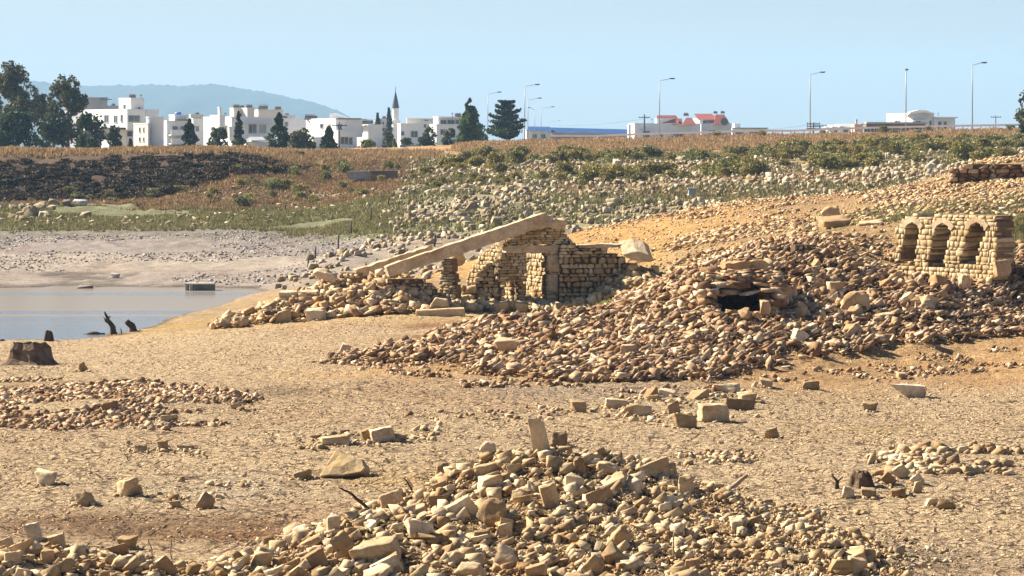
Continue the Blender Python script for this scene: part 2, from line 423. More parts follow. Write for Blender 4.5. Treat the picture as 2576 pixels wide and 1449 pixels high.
for px, Y in ((1500, 112), (1600, 118), (1500, 128), (1650, 130), (1750, 122), (1650, 138)): cc(px, Y, (0.52, 0.31, 0.12), 0)
for px, Y in ((1850, 110), (2000, 105), (2000, 125), (2200, 104), (2200, 135), (2450, 98), (2450, 130), (2576, 122), (2900, 110), (2900, 135), (1850, 138)): cc(px, Y, (0.40, 0.26, 0.13), 0)
for px in (2150, 2350, 2500, 2700): cc(px, 110.5, (0.24, 0.25, 0.09), 0); cc(px, 107, (0.28, 0.26, 0.10), 0)
for px in (-900, -300, 100, 400, 700, 900):
    cc(px, 150, (0.36, 0.30, 0.25), 0); cc(px, 165, (0.42, 0.35, 0.28), 0); cc(px, 185, (0.33, 0.28, 0.245), 0); cc(px, 203, (0.24, 0.21, 0.17), 0)
    cc(px, 215, (0.22, 0.215, 0.12), 0); cc(px, 230, (0.22, 0.22, 0.115), 0); cc(px, 245, (0.27, 0.24, 0.15), 0)
    cc(px, 295, (0.44, 0.29, 0.15), 0); cc(px, 340, (0.42, 0.28, 0.14), 0); cc(px, 450, (0.35, 0.27, 0.14), 0)
    if px < 650: cc(px, 262, (0.07, 0.055, 0.045), 0); cc(px, 275, (0.12, 0.08, 0.055), 0)  # bank soil darkened so its colour holds the slope's shade
    else: cc(px, 262, (0.27, 0.17, 0.08), 0); cc(px, 280, (0.22, 0.14, 0.085), 0)
for px in (1000, 1100, 1250):
    cc(px, 150, (0.36, 0.30, 0.22), 0); cc(px, 190, (0.22, 0.22, 0.11), 0); cc(px, 225, (0.30, 0.26, 0.16), 0); cc(px, 300, (0.30, 0.22, 0.11), 0)
for px in (1400, 1700, 2000, 2300, 2600, 3200):
    cc(px, 155, (0.35, 0.28, 0.18), 0); cc(px, 190, (0.32, 0.27, 0.15), 0); cc(px, 225, (0.33, 0.26, 0.13), 0); cc(px, 270, (0.33, 0.24, 0.11), 0); cc(px, 320, (0.30, 0.23, 0.11), 0)
    cc(px, 370, (0.42, 0.26, 0.12), 0); cc(px, 410, (0.50, 0.27, 0.11), 0); cc(px, 440, (0.50, 0.29, 0.12), 0); cc(px, 600, (0.35, 0.3, 0.2), 0)
for px in (-900, 600, 1300, 2000, 3300): cc(px, 900, (0.3, 0.26, 0.16), 0); cc(px, 3000, (0.2, 0.2, 0.12), 0)
CC = np.array(CC); CF = feat(CC[:, 0], CC[:, 1])*np.array([1.0, 1.6])
cpx2 = np.linspace(-1300, 3900, 260); cY2 = np.exp(np.linspace(math.log(16), math.log(9500), 500))
A1, B1 = np.meshgrid(cpx2, cY2)
wA = A1+fbm(A1/160, np.log(B1)*22, 4, 21)*90; wB = B1*np.exp(fbm(A1/140, np.log(B1)*20, 4, 31)*0.045)
q = (feat(wA, wB)*np.array([1.0, 1.6])).reshape(-1, 2)
Gc = np.empty((len(q), 4))
for i in range(0, len(q), 20000):
    D = ((q[i:i+20000, None]-CF[None])**2).sum(-1); w = 1/(D+0.002)**2.6
    Gc[i:i+20000] = (w @ CC[:, 2:])/w.sum(1, keepdims=True)
Gc = Gc.reshape(A1.shape+(4,))
PATCH = [  # px, Y, half px, half Y, colour, strength
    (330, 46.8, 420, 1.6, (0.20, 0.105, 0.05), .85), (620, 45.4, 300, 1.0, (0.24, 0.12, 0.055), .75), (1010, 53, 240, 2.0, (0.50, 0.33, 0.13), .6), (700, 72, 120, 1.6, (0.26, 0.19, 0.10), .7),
    (1480, 72, 260, 1.8, (0.30, 0.24, 0.19), .6), (1100, 76, 300, 1.5, (0.50, 0.34, 0.17), .4), (600, 52, 200, 2.5, (0.52, 0.44, 0.33), .5), (2300, 42.5, 350, 1.6, (0.38, 0.29, 0.20), .6),
    (2200, 62, 120, 1.2, (0.58, 0.42, 0.16), .5), (1980, 74, 200, 3, (0.52, 0.34, 0.17), .5), (2500, 83, 260, 4, (0.52, 0.33, 0.15), .5), (100, 76, 150, 3, (0.50, 0.33, 0.17), .5),
    (930, 262, 120, 8, (0.46, 0.26, 0.07), .6), (2545, 101, 60, 3.0, (0.22, 0.30, 0.08), .9), (1560, 105, 90, 3, (0.36, 0.33, 0.12), .5), (1560, 98, 100, 2.2, (0.42, 0.36, 0.16), .4),
    (480, 110, 100, 4, (0.50, 0.31, 0.09), .6), (1700, 117, 160, 5, (0.42, 0.32, 0.12), .4), (1300, 44, 500, 2.5, (0.46, 0.31, 0.13), .6),
]
Cl = bil(PX, YY, Gc, -1300, 3900, math.log(16), math.log(9500))
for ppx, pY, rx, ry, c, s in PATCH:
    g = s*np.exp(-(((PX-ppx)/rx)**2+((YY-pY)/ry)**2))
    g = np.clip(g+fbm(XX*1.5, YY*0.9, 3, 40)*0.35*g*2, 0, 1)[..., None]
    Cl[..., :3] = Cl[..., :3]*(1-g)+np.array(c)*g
wet = np.clip((-1.09-Z+fbm(XX*.8, YY*.8, 3, 71)*.04)/.07, 0, 1)[..., None]*(YY[..., None] < 160); Cl[..., :3] *= 1-.5*wet
V = np.stack([XX, YY, Z], -1).reshape(-1, 3)
r_, c_ = PX.shape
idx = np.arange(r_*c_).reshape(r_, c_)
Fq = np.stack([idx[:-1, :-1], idx[:-1, 1:], idx[1:, 1:], idx[1:, :-1]], -1).reshape(-1, 4)

m, nt, b = newmat('dry ground')
geo = N(nt, 'ShaderNodeNewGeometry'); pos = geo.outputs['Position']
at_ = N(nt, 'ShaderNodeAttribute', attribute_name='Col')
nd = N(nt, 'ShaderNodeTexNoise'); nd.inputs['Scale'].default_value = 2.2; nd.inputs['Detail'].default_value = 3
nt.links.new(pos, nd.inputs['Vector'])
wv = N(nt, 'ShaderNodeVectorMath', operation='MULTIPLY_ADD'); nt.links.new(nd.outputs['Color'], wv.inputs[0]); wv.inputs[1].default_value = (0.25, 0.25, 0); nt.links.new(pos, wv.inputs[2])
def crack(scale, lo, hi):
    v = N(nt, 'ShaderNodeTexVoronoi', feature='DISTANCE_TO_EDGE'); v.inputs['Scale'].default_value = scale
    nt.links.new(wv.outputs[0], v.inputs['Vector'])
    return ramp(nt, v.outputs['Distance'], [(lo, 0.0), (hi, 1.0)])
k1 = crack(2.7, 0.02, 0.11); k2 = crack(6.5, 0.02, 0.13)
n1 = noise_(nt, pos, 9, 5, 0.7); n2 = noise_(nt, pos, 1.1, 4, 0.6); n3 = noise_(nt, pos, 30, 4, 0.75); n4 = noise_(nt, pos, 0.12, 5, 0.65)
crackmask = math_(nt, 'MULTIPLY', at_.outputs['Alpha'], ramp(nt, n2, [(0.35, 0.25), (0.6, 1.0)]))
cc1 = math_(nt, 'MULTIPLY', math_(nt, 'SUBTRACT', 1.0, k1), crackmask)
cc2 = math_(nt, 'MULTIPLY', math_(nt, 'SUBTRACT', 1.0, k2), math_(nt, 'MULTIPLY', crackmask, 0.6))
col = at_.outputs['Color']
col = mixc(nt, 'MULTIPLY', 1.0, col, ramp(nt, n2, [(0.28, 0.72), (0.5, 1.0), (0.72, 1.2)]))
col = mixc(nt, 'MULTIPLY', 1.0, col, ramp(nt, n1, [(0.30, 0.42), (0.5, 1.0), (0.7, 1.4)]))
col = mixc(nt, 'MULTIPLY', 1.0, col, ramp(nt, n3, [(0.30, 0.55), (0.5, 1.0), (0.7, 1.25)]))
col = mixc(nt, 'MULTIPLY', 1.0, col, ramp(nt, n4, [(0.30, (0.9, 0.82, 0.78)), (0.5, (1, 1, 1)), (0.7, (1.08, 1.08, 1.04))]))
col = mixc(nt, 'MIX', math_(nt, 'MAXIMUM', cc1, cc2), col, (0.085, 0.048, 0.026))  # mud cracks painted dark, their deep shadow put into the colour
nt.links.new(col, b.inputs['Base Color'])
b.inputs['Roughness'].default_value = 0.95; b.inputs['Specular IOR Level'].default_value = 0.1
hh = math_(nt, 'SUBTRACT', math_(nt, 'ADD', n1, math_(nt, 'MULTIPLY', n3, 0.5)), math_(nt, 'MULTIPLY', math_(nt, 'ADD', cc1, cc2), 0.6))
bump_(nt, b, hh, 1.0, 0.11)
M['ground'] = m
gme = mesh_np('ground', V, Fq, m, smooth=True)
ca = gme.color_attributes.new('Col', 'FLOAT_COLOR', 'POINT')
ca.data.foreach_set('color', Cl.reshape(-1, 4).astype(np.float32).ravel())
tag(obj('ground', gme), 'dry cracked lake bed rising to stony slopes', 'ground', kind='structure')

# ------------------------------------------------------------------ water
m, nt, b = newmat('lake water')
geo = N(nt, 'ShaderNodeNewGeometry'); pos = geo.outputs['Position']
sc = N(nt, 'ShaderNodeVectorMath', operation='MULTIPLY'); sc.inputs[1].default_value = (0.35, 1.0, 1.0); nt.links.new(pos, sc.inputs[0])
sc2 = N(nt, 'ShaderNodeVectorMath', operation='MULTIPLY'); sc2.inputs[1].default_value = (0.02, 0.42, 1.0); nt.links.new(pos, sc2.inputs[0])
rip = noise_(nt, sc.outputs[0], 5.0, 4, 0.6)
wind = noise_(nt, sc2.outputs[0], 1.0, 3, 0.6)
sep = N(nt, 'ShaderNodeSeparateXYZ'); nt.links.new(pos, sep.inputs[0])
nearf = ramp(nt, math_(nt, 'DIVIDE', math_(nt, 'SUBTRACT', sep.outputs[1], 100.0), 50.0), [(0.0, 1.0), (0.39, .9), (0.41, 0.1), (0.43, 0.0), (0.445, 1.0), (0.465, 1.0), (0.49, 0.0), (0.71, 0.05), (0.73, .95), (0.742, .2), (0.755, .95), (0.775, 0.0)])
wmix = math_(nt, 'MULTIPLY', nearf, ramp(nt, wind, [(0.3, 0.7), (0.6, 1.0)]))
cw = mixc(nt, 'MIX', wmix, (0.17, 0.135, 0.10), (0.15, 0.175, 0.19))  # light ripple bands painted into the colour as sky reflection; brown is muddy shallows
nt.links.new(cw, b.inputs['Base Color'])
b.inputs['Roughness'].default_value = 0.12
nt.links.new(math_(nt, 'ADD', math_(nt, 'MULTIPLY', wmix, 0.45), 0.12), b.inputs['Specular IOR Level'])
bn = N(nt, 'ShaderNodeBump'); bn.inputs['Distance'].default_value = 0.05
nt.links.new(math_(nt, 'ADD', math_(nt, 'MULTIPLY', wmix, 0.55), 0.015), bn.inputs['Strength'])
nt.links.new(rip, bn.inputs['Height']); nt.links.new(bn.outputs[0], b.inputs['Normal'])
mb = MB(); ys = [100+i*1.5 for i in range(34)]
mb.v = [(x, y, -1.2) for y in ys for x in (-60, -40, -20, -5, 0)]; mb.f = [(r*5+c, r*5+c+1, r*5+c+6, r*5+c+5) for r in range(33) for c in range(4)]
df = N(nt, 'ShaderNodeBsdfDiffuse'); df.inputs[0].default_value = (0.22, 0.185, 0.15, 1)
mx = N(nt, 'ShaderNodeMixShader'); nt.links.new(math_(nt, 'MULTIPLY', math_(nt, 'SUBTRACT', 1.0, wmix), .62), mx.inputs[0]); nt.links.new(b.outputs[0], mx.inputs[1]); nt.links.new(df.outputs[0], mx.inputs[2]); nt.links.new(mx.outputs[0], nt.nodes['Material Output'].inputs[0])
tag(mb.build('water', m), 'calm lake water reaching the near shore', 'water', kind='structure')

# ------------------------------------------------------------------ stone shapes
def hull_variant(seed, kind):
    rs = np.random.RandomState(seed); bm = bmesh.new()
    if kind == 'slab': n = 11; P = rs.uniform(-1, 1, (n, 3)); P[:, 2] = np.sign(P[:, 2])*(0.7+0.3*rs.rand(n)); P[:, :2] /= np.maximum(np.abs(P[:, :2]).max(1, keepdims=True), .25)
    elif kind in ('ashlar', 'field'):
        jit = .14 if kind == 'ashlar' else .34; C8 = []
        for x in (-1, 1):
            for z in (-1, 1):
                jx, jz = x+rs.uniform(-jit, jit), z+rs.uniform(-jit, jit)
                for y in (-1, 1): C8.append((jx, y*.93, jz)); C8.append((jx*.86+rs.uniform(-.05, .05), y*rs.uniform(.97, 1.0), jz*.84))
        for x, z in ((1.1, 0), (-1.1, 0), (0, 1.12), (0, -1.1)): C8.append((x+rs.uniform(-.1, .1), .9, z)); C8.append((x+rs.uniform(-.1, .1), -.9, z))
        P = np.array(C8)
    elif kind == 'shard': P = np.array([[x, y, z] for x in (-1, 1) for y in (-1, 1) for z in (-1, 1)], float); P += rs.uniform(-.5, .5, P.shape)*np.array([.9, .6, .35]); P = P*np.array([1, .8, 1]); P = np.vstack([P, [(rs.uniform(1.0, 1.7), rs.uniform(-.5, .5), rs.uniform(-.6, .6))]])
    elif kind == 'block': P = np.array([[x, y, z] for x in (-1, 1) for y in (-1, 1) for z in (-1, 1)], float); P += rs.uniform(-.5, .5, P.shape)
    elif kind == 'brick': P = np.array([[x, y, z] for x in (-1, 1) for y in (-1, 1) for z in (-1, 1)], float); P += rs.uniform(-.16, .16, P.shape); P = np.vstack([P, [(s*1.1, 0, 0) for s in (-1, 1)], [(0, 0, s*1.08) for s in (-1, 1)], [(0, s*1.05, 0) for s in (-1, 1)]])
    else: P = rs.normal(size=(18, 3)); P /= np.linalg.norm(P, axis=1, keepdims=True); P = np.sign(P)*np.abs(P)**0.75
    vs = [bm.verts.new(p) for p in P]
    r = bmesh.ops.convex_hull(bm, input=vs)
    bmesh.ops.delete(bm, geom=[v for v in bm.verts if not v.link_faces], context='VERTS')
    return bm
def norm_np(bm):
    bmesh.ops.triangulate(bm, faces=bm.faces)
    bm.verts.ensure_lookup_table(); bm.verts.index_update()
    V = np.array([v.co[:] for v in bm.verts]); Fc = np.array([[v.index for v in f.verts] for f in bm.faces])
    V -= (V.max(0)+V.min(0))/2; V /= (V.max(0)-V.min(0))
    bm.free(); return V, Fc
VAR = {k: [norm_np(hull_variant(100*i+j, k)) for j in range(14)] for i, k in enumerate(('slab', 'block', 'round', 'brick', 'shard', 'ashlar', 'field'))}

def detail_stone(seed, kind, rough=0.055, cuts=4):
    """a stone in a unit box with chipped edges and uneven faces"""
    bm = hull_variant(seed, kind)
    bmesh.ops.dissolve_limit(bm, angle_limit=math.radians(12), verts=bm.verts, edges=bm.edges)
    bmesh.ops.bevel(bm, geom=list(bm.edges), offset=0.055, segments=1, affect='EDGES', clamp_overlap=True)
    bmesh.ops.triangulate(bm, faces=bm.faces)
    bmesh.ops.subdivide_edges(bm, edges=[e for e in bm.edges if e.calc_length() > 0.35], cuts=cuts, use_grid_fill=True)
    bmesh.ops.triangulate(bm, faces=bm.faces)
    off = Vector((seed*1.7 % 50, seed*3.1 % 50, 0))
    for v in bm.verts:
        d = mnoise.noise(v.co*1.6+off)*rough*3.0+mnoise.noise(v.co*4.5+off)*rough*1.2
        v.co += v.co.normalized()*d
    me = bpy.data.meshes.new('stone_shape')
    V, Fc = norm_np(bm)
    return V, Fc
DET = {k: [detail_stone(500*i+j, k) for j in range(10)] for i, k in enumerate(('slab', 'block', 'round', 'brick', 'shard'))}
_dm = {}
def det_mesh(kind, j, mat):
    key = (kind, j % 10, mat)
    if key not in _dm:
        V, Fc = DET[kind][j % 10]; _dm[key] = mesh_np(kind+'_stone_shape', V, Fc, M[mat])
    return _dm[key]

def rotm(yaw, tilt, tdir):
    """(n,3,3) rotations: yaw about z, then tilt about a horizontal axis at tdir"""
    n = len(yaw); c, s = np.cos(yaw), np.sin(yaw); Rz = np.zeros((n, 3, 3)); Rz[:, 0, 0] = c; Rz[:, 0, 1] = -s; Rz[:, 1, 0] = s; Rz[:, 1, 1] = c; Rz[:, 2, 2] = 1
    ax = np.stack([np.cos(tdir), np.sin(tdir), np.zeros(n)], -1); ct, st = np.cos(tilt), np.sin(tilt)
    K = np.zeros((n, 3, 3)); K[:, 0, 1] = -ax[:, 2]; K[:, 0, 2] = ax[:, 1]; K[:, 1, 0] = ax[:, 2]; K[:, 1, 2] = -ax[:, 0]; K[:, 2, 0] = -ax[:, 1]; K[:, 2, 1] = ax[:, 0]
    R = np.eye(3)[None]+st[:, None, None]*K+(1-ct)[:, None, None]*(K@K)
    return R@Rz
def merge(name, variants, pos, size, R, mat, pick=None, rs=None):
    n = len(pos); rs = rs or np.random.RandomState(3)
    pick = rs.randint(0, len(variants), n) if pick is None else pick
    Vs = []; Fs = []; off = 0
    for k, (V0, F0) in enumerate(variants):
        s = np.where(pick == k)[0]
        if len(s) == 0: continue
        Vk = np.einsum('nij,nvj->nvi', R[s], V0[None]*size[s][:, None, :])+pos[s][:, None, :]
        Fk = F0[None]+(np.arange(len(s))*len(V0))[:, None, None]+off
        off += len(s)*len(V0); Vs.append(Vk.reshape(-1, 3)); Fs.append(Fk.reshape(-1, 3))
    return mesh_np(name, np.vstack(Vs), np.vstack(Fs), M[mat])

def inpoly(x, y, poly):
    x = np.asarray(x, float); y = np.asarray(y, float); r = np.zeros(x.shape, bool); n = len(poly)
    for i in range(n):
        x0, y0 = poly[i]; x1, y1 = poly[(i+1) % n]
        if y0 == y1: continue
        r ^= ((y0 > y) != (y1 > y)) & (x < (x1-x0)*(y-y0)/(y1-y0)+x0)
    return r
def sample_zone(rs, n, poly, wpow=1.0):
    """points uniform over the ground inside a polygon of (px, Y)"""
    P = np.array(poly, float); out = []
    x0, y0 = P.min(0); x1, y1 = P.max(0); got = 0
    X0, X1 = (x0-1288)*y1/F, (x1-1288)*y1/F; X0 = min(X0, (x0-1288)*y0/F); X1 = max(X1, (x1-1288)*y0/F)
    while got < n:
        x = rs.uniform(X0, X1, 4*n); y = rs.uniform(y0, y1, 4*n); px = 1288+x*F/y
        wpx = px+fbm(x*.9+3, y*.9, 3, 91)*(9.0*F/7304)*60/np.maximum(y, 1)*6+rs.normal(0, 1, len(px))*18; wy = y*(1+fbm(x*.8, y*.8+7, 3, 93)*.02+rs.normal(0, 1, len(px))*.004)
        k = inpoly(wpx, wy, poly); out.append(np.stack([px[k], y[k]], -1)); got += k.sum()
    return np.vstack(out)[:n]
def clumpy(rs, n, poly, scale, thr):
    Q = sample_zone(rs, int(n*2.6), poly); x = (Q[:, 0]-1288)*Q[:, 1]/F
    k = fbm(x*scale, Q[:, 1]*scale, 3, 77) > thr
    return Q[k][:n]

def rubble_stuff(name, label, zone, n, smin, smax, kinds, mat, seed, tilt=0.5, flat=0.35, sink=0.25, lift=0.0, clump=None, pw=2.2, cat='rubble', bias=0.0, long=1.0):
    rs = np.random.RandomState(seed)
    Q = sample_zone(rs, n, zone) if clump is None else clumpy(rs, n, zone, *clump)
    cx_ = (Q[:, 0]-1288)*Q[:, 1]/F; Q = Q[~((np.abs(cx_-cvx) < .72) & (Q[:, 1] > cvy-2.3) & (Q[:, 1] < cvy+1.6))]
    n = len(Q); px, Y = Q[:, 0], Q[:, 1]; x = (px-1288)*Y/F; z = hpx(px, Y)
    L = smin+(smax-smin)*rs.rand(n)**pw
    size = np.stack([L, L*rs.uniform(.35, .95, n)**long, L*rs.uniform(flat*.4, flat*1.6, n)], -1)
    R = rotm(rs.uniform(0, 6.28, n), np.abs(rs.normal(0, tilt, n)), rs.uniform(0, 6.28, n))
    if bias:
        kb = rs.rand(n) < bias
        Rb = rotm(rs.normal(0, .45, n), np.abs(rs.normal(.45, .28, n)), -math.pi/2+rs.normal(0, .35, n)); R[kb] = Rb[kb]
    lift_ = lift*rs.rand(n)
    pos = np.stack([x, Y, z+size[:, 2]*(.5-sink)+lift_], -1)
    variants = [v for k in kinds for v in VAR[k]]
    me = merge(name, variants, pos, size, R, mat, rs=rs)
    return tag(obj(name, me), label, cat, kind='stuff')

# ------------------------------------------------------------------ rubble as loose mass
Z_MOUND = [(600,36),(560,41.5),(800,44.5),(1000,48.5),(1150,51.0),(1500,51.5),(1750,50.2),(2000,47),(2250,42.5),(2300,36)]
Z_CORNER = [(-300,36),(-300,43.2),(120,43.0),(360,42.6),(640,41.8),(640,36)]
Z_HEAP = [(850,81.5),(1050,84.5),(1150,88),(1250,93),(1430,94),(1500,90),(1580,98),(1700,102),(2000,101),(2200,98),(2600,97),(3000,97),(3000,88),(2576,89.2),(2420,87.5),(2200,84.8),(1960,81),(1800,76.3),(1600,74.4),(1400,74.8),(1240,76.2),(1180,79),(1080,80.3)]
Z_RUINPILE = [(540,101.5),(600,105),(680,108),(800,110),(1100,110),(1130,104.5),(1080,101.8),(900,101.4),(640,100.8)]
Z_HILL = [(1690,103),(1640,110),(1700,118),(1760,128),(1620,136),(1440,131),(1600,141),(1800,143),(2200,140),(2600,143),(3100,143),(3100,97),(2560,96),(2250,96.5),(2000,100),(1700,101),(1600,103)]
Z_PATCH = [(-300,70),(-300,79),(100,79.5),(330,77),(600,71.5),(660,68),(600,64.2),(400,62.8),(-300,65)]
rubble_stuff('mound_rubble', 'dirt clods and chips filling the right flank of the nearest mound', [(1450,36),(1500,50.5),(1750,50),(2000,47),(2250,42.5),(2300,36)], 9000, .02, .10, ('block', 'slab'), 'mud_chip', 101, .5, .6, .3, .0, pw=2.0)
rubble_stuff('mound_rubble', 'mass of small broken stones covering the nearest mound', [(600,36),(560,41.5),(800,44.5),(1000,48.5),(1150,51.0),(1500,51.5),(1720,50.2),(1760,46),(1800,36)], 7400, .03, .30, ('block', 'slab', 'shard', 'shard'), 'fg_stone', 1, .5, .5, .35, .04, pw=3.6, bias=.45)
rubble_stuff('mound_rubble', 'small broken stones in the bottom left corner of the shore', Z_CORNER, 2300, .04, .30, ('block', 'slab', 'shard'), 'fg_stone', 2, .4, .45, .3, .03, pw=3.0, bias=.4)
rubble_stuff('heap_rubble', 'mass of splintered slate covering the long collapsed heap', Z_HEAP, 44000, .05, .44, ('shard', 'shard', 'slab', 'shard'), 'slate', 3, .75, .24, .1, .17, pw=2.7, bias=.5, long=1.4)
rubble_stuff('mound_rubble', 'thinly spread broken stones on the right flank of the nearest mound', [(1740,36),(1700,50.2),(2000,47),(2250,42.5),(2300,36)], 1500, .04, .24, ('block', 'slab', 'shard'), 'fg_stone', 102, .5, .5, .35, .04, pw=3.0)
rubble_stuff('heap_fines', 'fine slate chips and dirt clods filling the long collapsed heap', Z_HEAP, 26000, .03, .12, ('block', 'shard'), 'slate', 103, .6, .5, .3, .10, pw=1.6, cat='gravel')
rubble_stuff('mound_fines', 'fine chips and clods of dirt between the stones of the nearest mound', Z_MOUND, 12000, .015, .08, ('block', 'slab'), 'mud_chip', 104, .6, .6, .3, .04, pw=1.6, cat='gravel')
rubble_stuff('ruin_rubble', 'fallen wall rubble spread left of the ruined house', Z_RUINPILE, 10000, .06, .55, ('shard', 'slab', 'block'), 'hill_stone', 4, .6, .35, .15, .18, pw=3.4, bias=.3, long=1.3)
rubble_stuff('hillside_rubble', 'mass of flat stones strewn over the right hillside', Z_HILL, 32000, .05, .36, ('shard', 'slab', 'block'), 'hill_stone', 5, .35, .28, .25, .03, pw=3.4, clump=(0.22, -0.08), bias=.5, long=1.3)
rubble_stuff('slope_gravel', 'loose gravel and small stones on the orange soil slope beside the ruin', [(1440,106),(1440,132),(1620,140),(2300,141),(2900,141),(2900,98),(2300,100),(1720,103),(1620,103)], 16000, .03, .18, ('block', 'slab', 'shard'), 'hill_stone', 55, .35, .4, .3, .0, pw=3.0, clump=(0.3, -0.4), cat='gravel')
rubble_stuff('ruin_rubble', 'fallen stones banked against the foot of the ruined walls', [(1130,102.9),(1150,105),(1330,104.6),(1470,104.3),(1650,105.5),(1650,103.2),(1470,103.4),(1420,104),(1250,103.6)], 900, .10, .45, ('block', 'slab', 'round'), 'wall_stone', 56, .4, .6, .2, .12, pw=1.8)
rubble_stuff('ruin_rubble', 'fallen stones lying inside the roofless house', [(1150,105.9),(1180,109),(1430,108.5),(1440,106)], 600, .10, .40, ('block', 'slab'), 'wall_stone', 57, .4, .6, .2, .1, pw=1.8)
0 and rubble_stuff('mud_plates', 'curled plates of cracked mud at the bottom right of the lake bed', [(1900,38),(2150,44),(2350,50),(2900,52),(2900,38)], 4500, .05, .22, ('slab',), 'mud_chip', 58, .10, .09, .3, .0, pw=1.6, cat='mud', clump=(0.6, -.2))
rubble_stuff('patch_rubble', 'low patch of small rubble on the left lake bed', Z_PATCH, 15000, .03, .24, ('block', 'slab', 'shard'), 'slate', 6, .4, .45, .3, .0, pw=4.0, clump=(0.45, -0.12), bias=.4)
rubble_stuff('lake_bed_gravel', 'small chips and crusts of mud strewn over the lake bed', [(-300,38),(-300,100),(500,101),(900,100),(1500,100),(2600,88),(2900,80),(2900,38)], 45000, .015, .09, ('block', 'slab'), 'mud_chip', 7, .3, .3, .4, .0, pw=3.0, cat='gravel', clump=(0.6, -.15))
rubble_stuff('bank_rubble', 'small stones scattered along the grassy foot of the boulder slope', [(700,139),(760,155),(950,175),(1000,240),(1040,300),(1300,330),(3200,330),(3200,150),(1400,145),(1100,112),(850,110)], 9000, .10, .55, ('block', 'slab'), 'grey_stone', 8, .4, .6, .2, .0, pw=2.4, clump=(0.06, -0.12))
rubble_stuff('shore_gravel', 'grey gravel and stones on the far lake shore', [(-400,142.5),(-400,208),(600,208),(900,200),(980,165),(800,148),(690,142.5)], 15000, .04, .25, ('block', 'slab'), 'far_gravel', 9, .4, .4, .3, .0, pw=4.5, clump=(0.09, 0.02), cat='gravel')
rubble_stuff('meadow_stones', 'pale stones lying among the green weeds of the far shore', [(-400,208),(-400,256),(500,258),(1000,250),(950,200)], 1700, .12, .6, ('block', 'slab'), 'grey_stone', 10, .4, .5, .2, .0, pw=3.2, clump=(0.07, 0.06))


for zi, (zone, n_, s1, pw_, mt_, lab_) in enumerate((
    ([(2200,56.3),(2400,57.3),(2570,56.8),(2540,52.5),(2240,52)], 520, .30, 2.0, 'fg_stone', 'small slabs and stones of the cluster right of the hollow stump'),
    ([(1480,64.5),(1500,71),(1900,73.5),(1920,66),(1800,63)], 260, .22, 3, 'fg_stone', 'small stones around the group of squared blocks'),
    ([(730,58),(800,61.5),(1100,63),(1060,59),(800,57.5)], 260, .22, 2.6, 'fg_stone', 'small stones in a loose row behind the half buried masonry'),
    ([(1700,55),(1720,57.5),(1890,57.6),(1880,54.8)], 200, .20, 2.2, 'fg_stone', 'small pale rubble right of the mound crest'),
    ([(1000,64),(1020,66),(1420,68),(1400,65)], 130, .2, 3, 'slate', 'thin line of small stones across the middle of the mud'),
    ([(560,38),(560,44),(900,47.5),(1200,52),(1600,52.5),(1900,50),(2200,47),(2450,43),(2450,38)], 2600, .14, 3, 'fg_stone', 'scattered chips around the foot of the nearest mound'),
    ([(780,81),(1050,86),(1150,78.5),(1500,72.5),(1750,73.5),(2000,79),(2500,86),(2700,86),(2700,84),(2000,77),(1700,71.5),(1200,73),(900,79)], 2600, .22, 3.2, 'slate', 'chips spilled along the front of the long heap'),
    ([(300,57),(320,60),(500,60),(520,57)], 60, .16, 2.5, 'fg_stone', 'small stones of the loose row on the left mud'),
    ([(400,50),(420,53),(640,53),(640,50)], 70, .18, 2.5, 'fg_stone', 'small stones around the broken pale stone on the left mud'))):
    rubble_stuff('stone_scatter', lab_, zone, n_, .03, s1, ('shard', 'slab', 'shard'), mt_, 200+zi, .4, .45, .3, .02, pw=pw_, clump=(0.9, -.1), bias=.3)

# ------------------------------------------------------------------ hand placed stones
MATPICK = {'fg_stone': 'fg_stone'}
def stone(x0, x1, y0, y1, kind, label, mat='fg_stone', name='stone', cat='stone', depth=.8, seed=None, tilt=(0, 0), yaw=None, Y=None, zb=None, group=None):
    s = seed if seed is not None else int(x0*3+y1)
    g = ground((x0+x1)/2, y1-2, 34) if Y is None else at((x0+x1)/2, y1, Y)
    k = g.y/F; w = (x1-x0)*k; h = (y1-y0)*k
    o = obj(name, det_mesh(kind, s, mat))
    o.scale = (w, w*depth, h*1.25)
    yw = ((s*37) % 60-30)/100.0 if yaw is None else yaw
    o.rotation_euler = (tilt[0]+((s*53) % 21-10)/70., tilt[1]+((s*29) % 21-10)/90., yw)
    CHIPS.append((g.x, g.y, w, mat))
    o.location = (g.x, g.y+w*depth*.25, (g.z if zb is None else zb)+h*.42)
    return tag(o, label, cat, group)
CHIPS = []
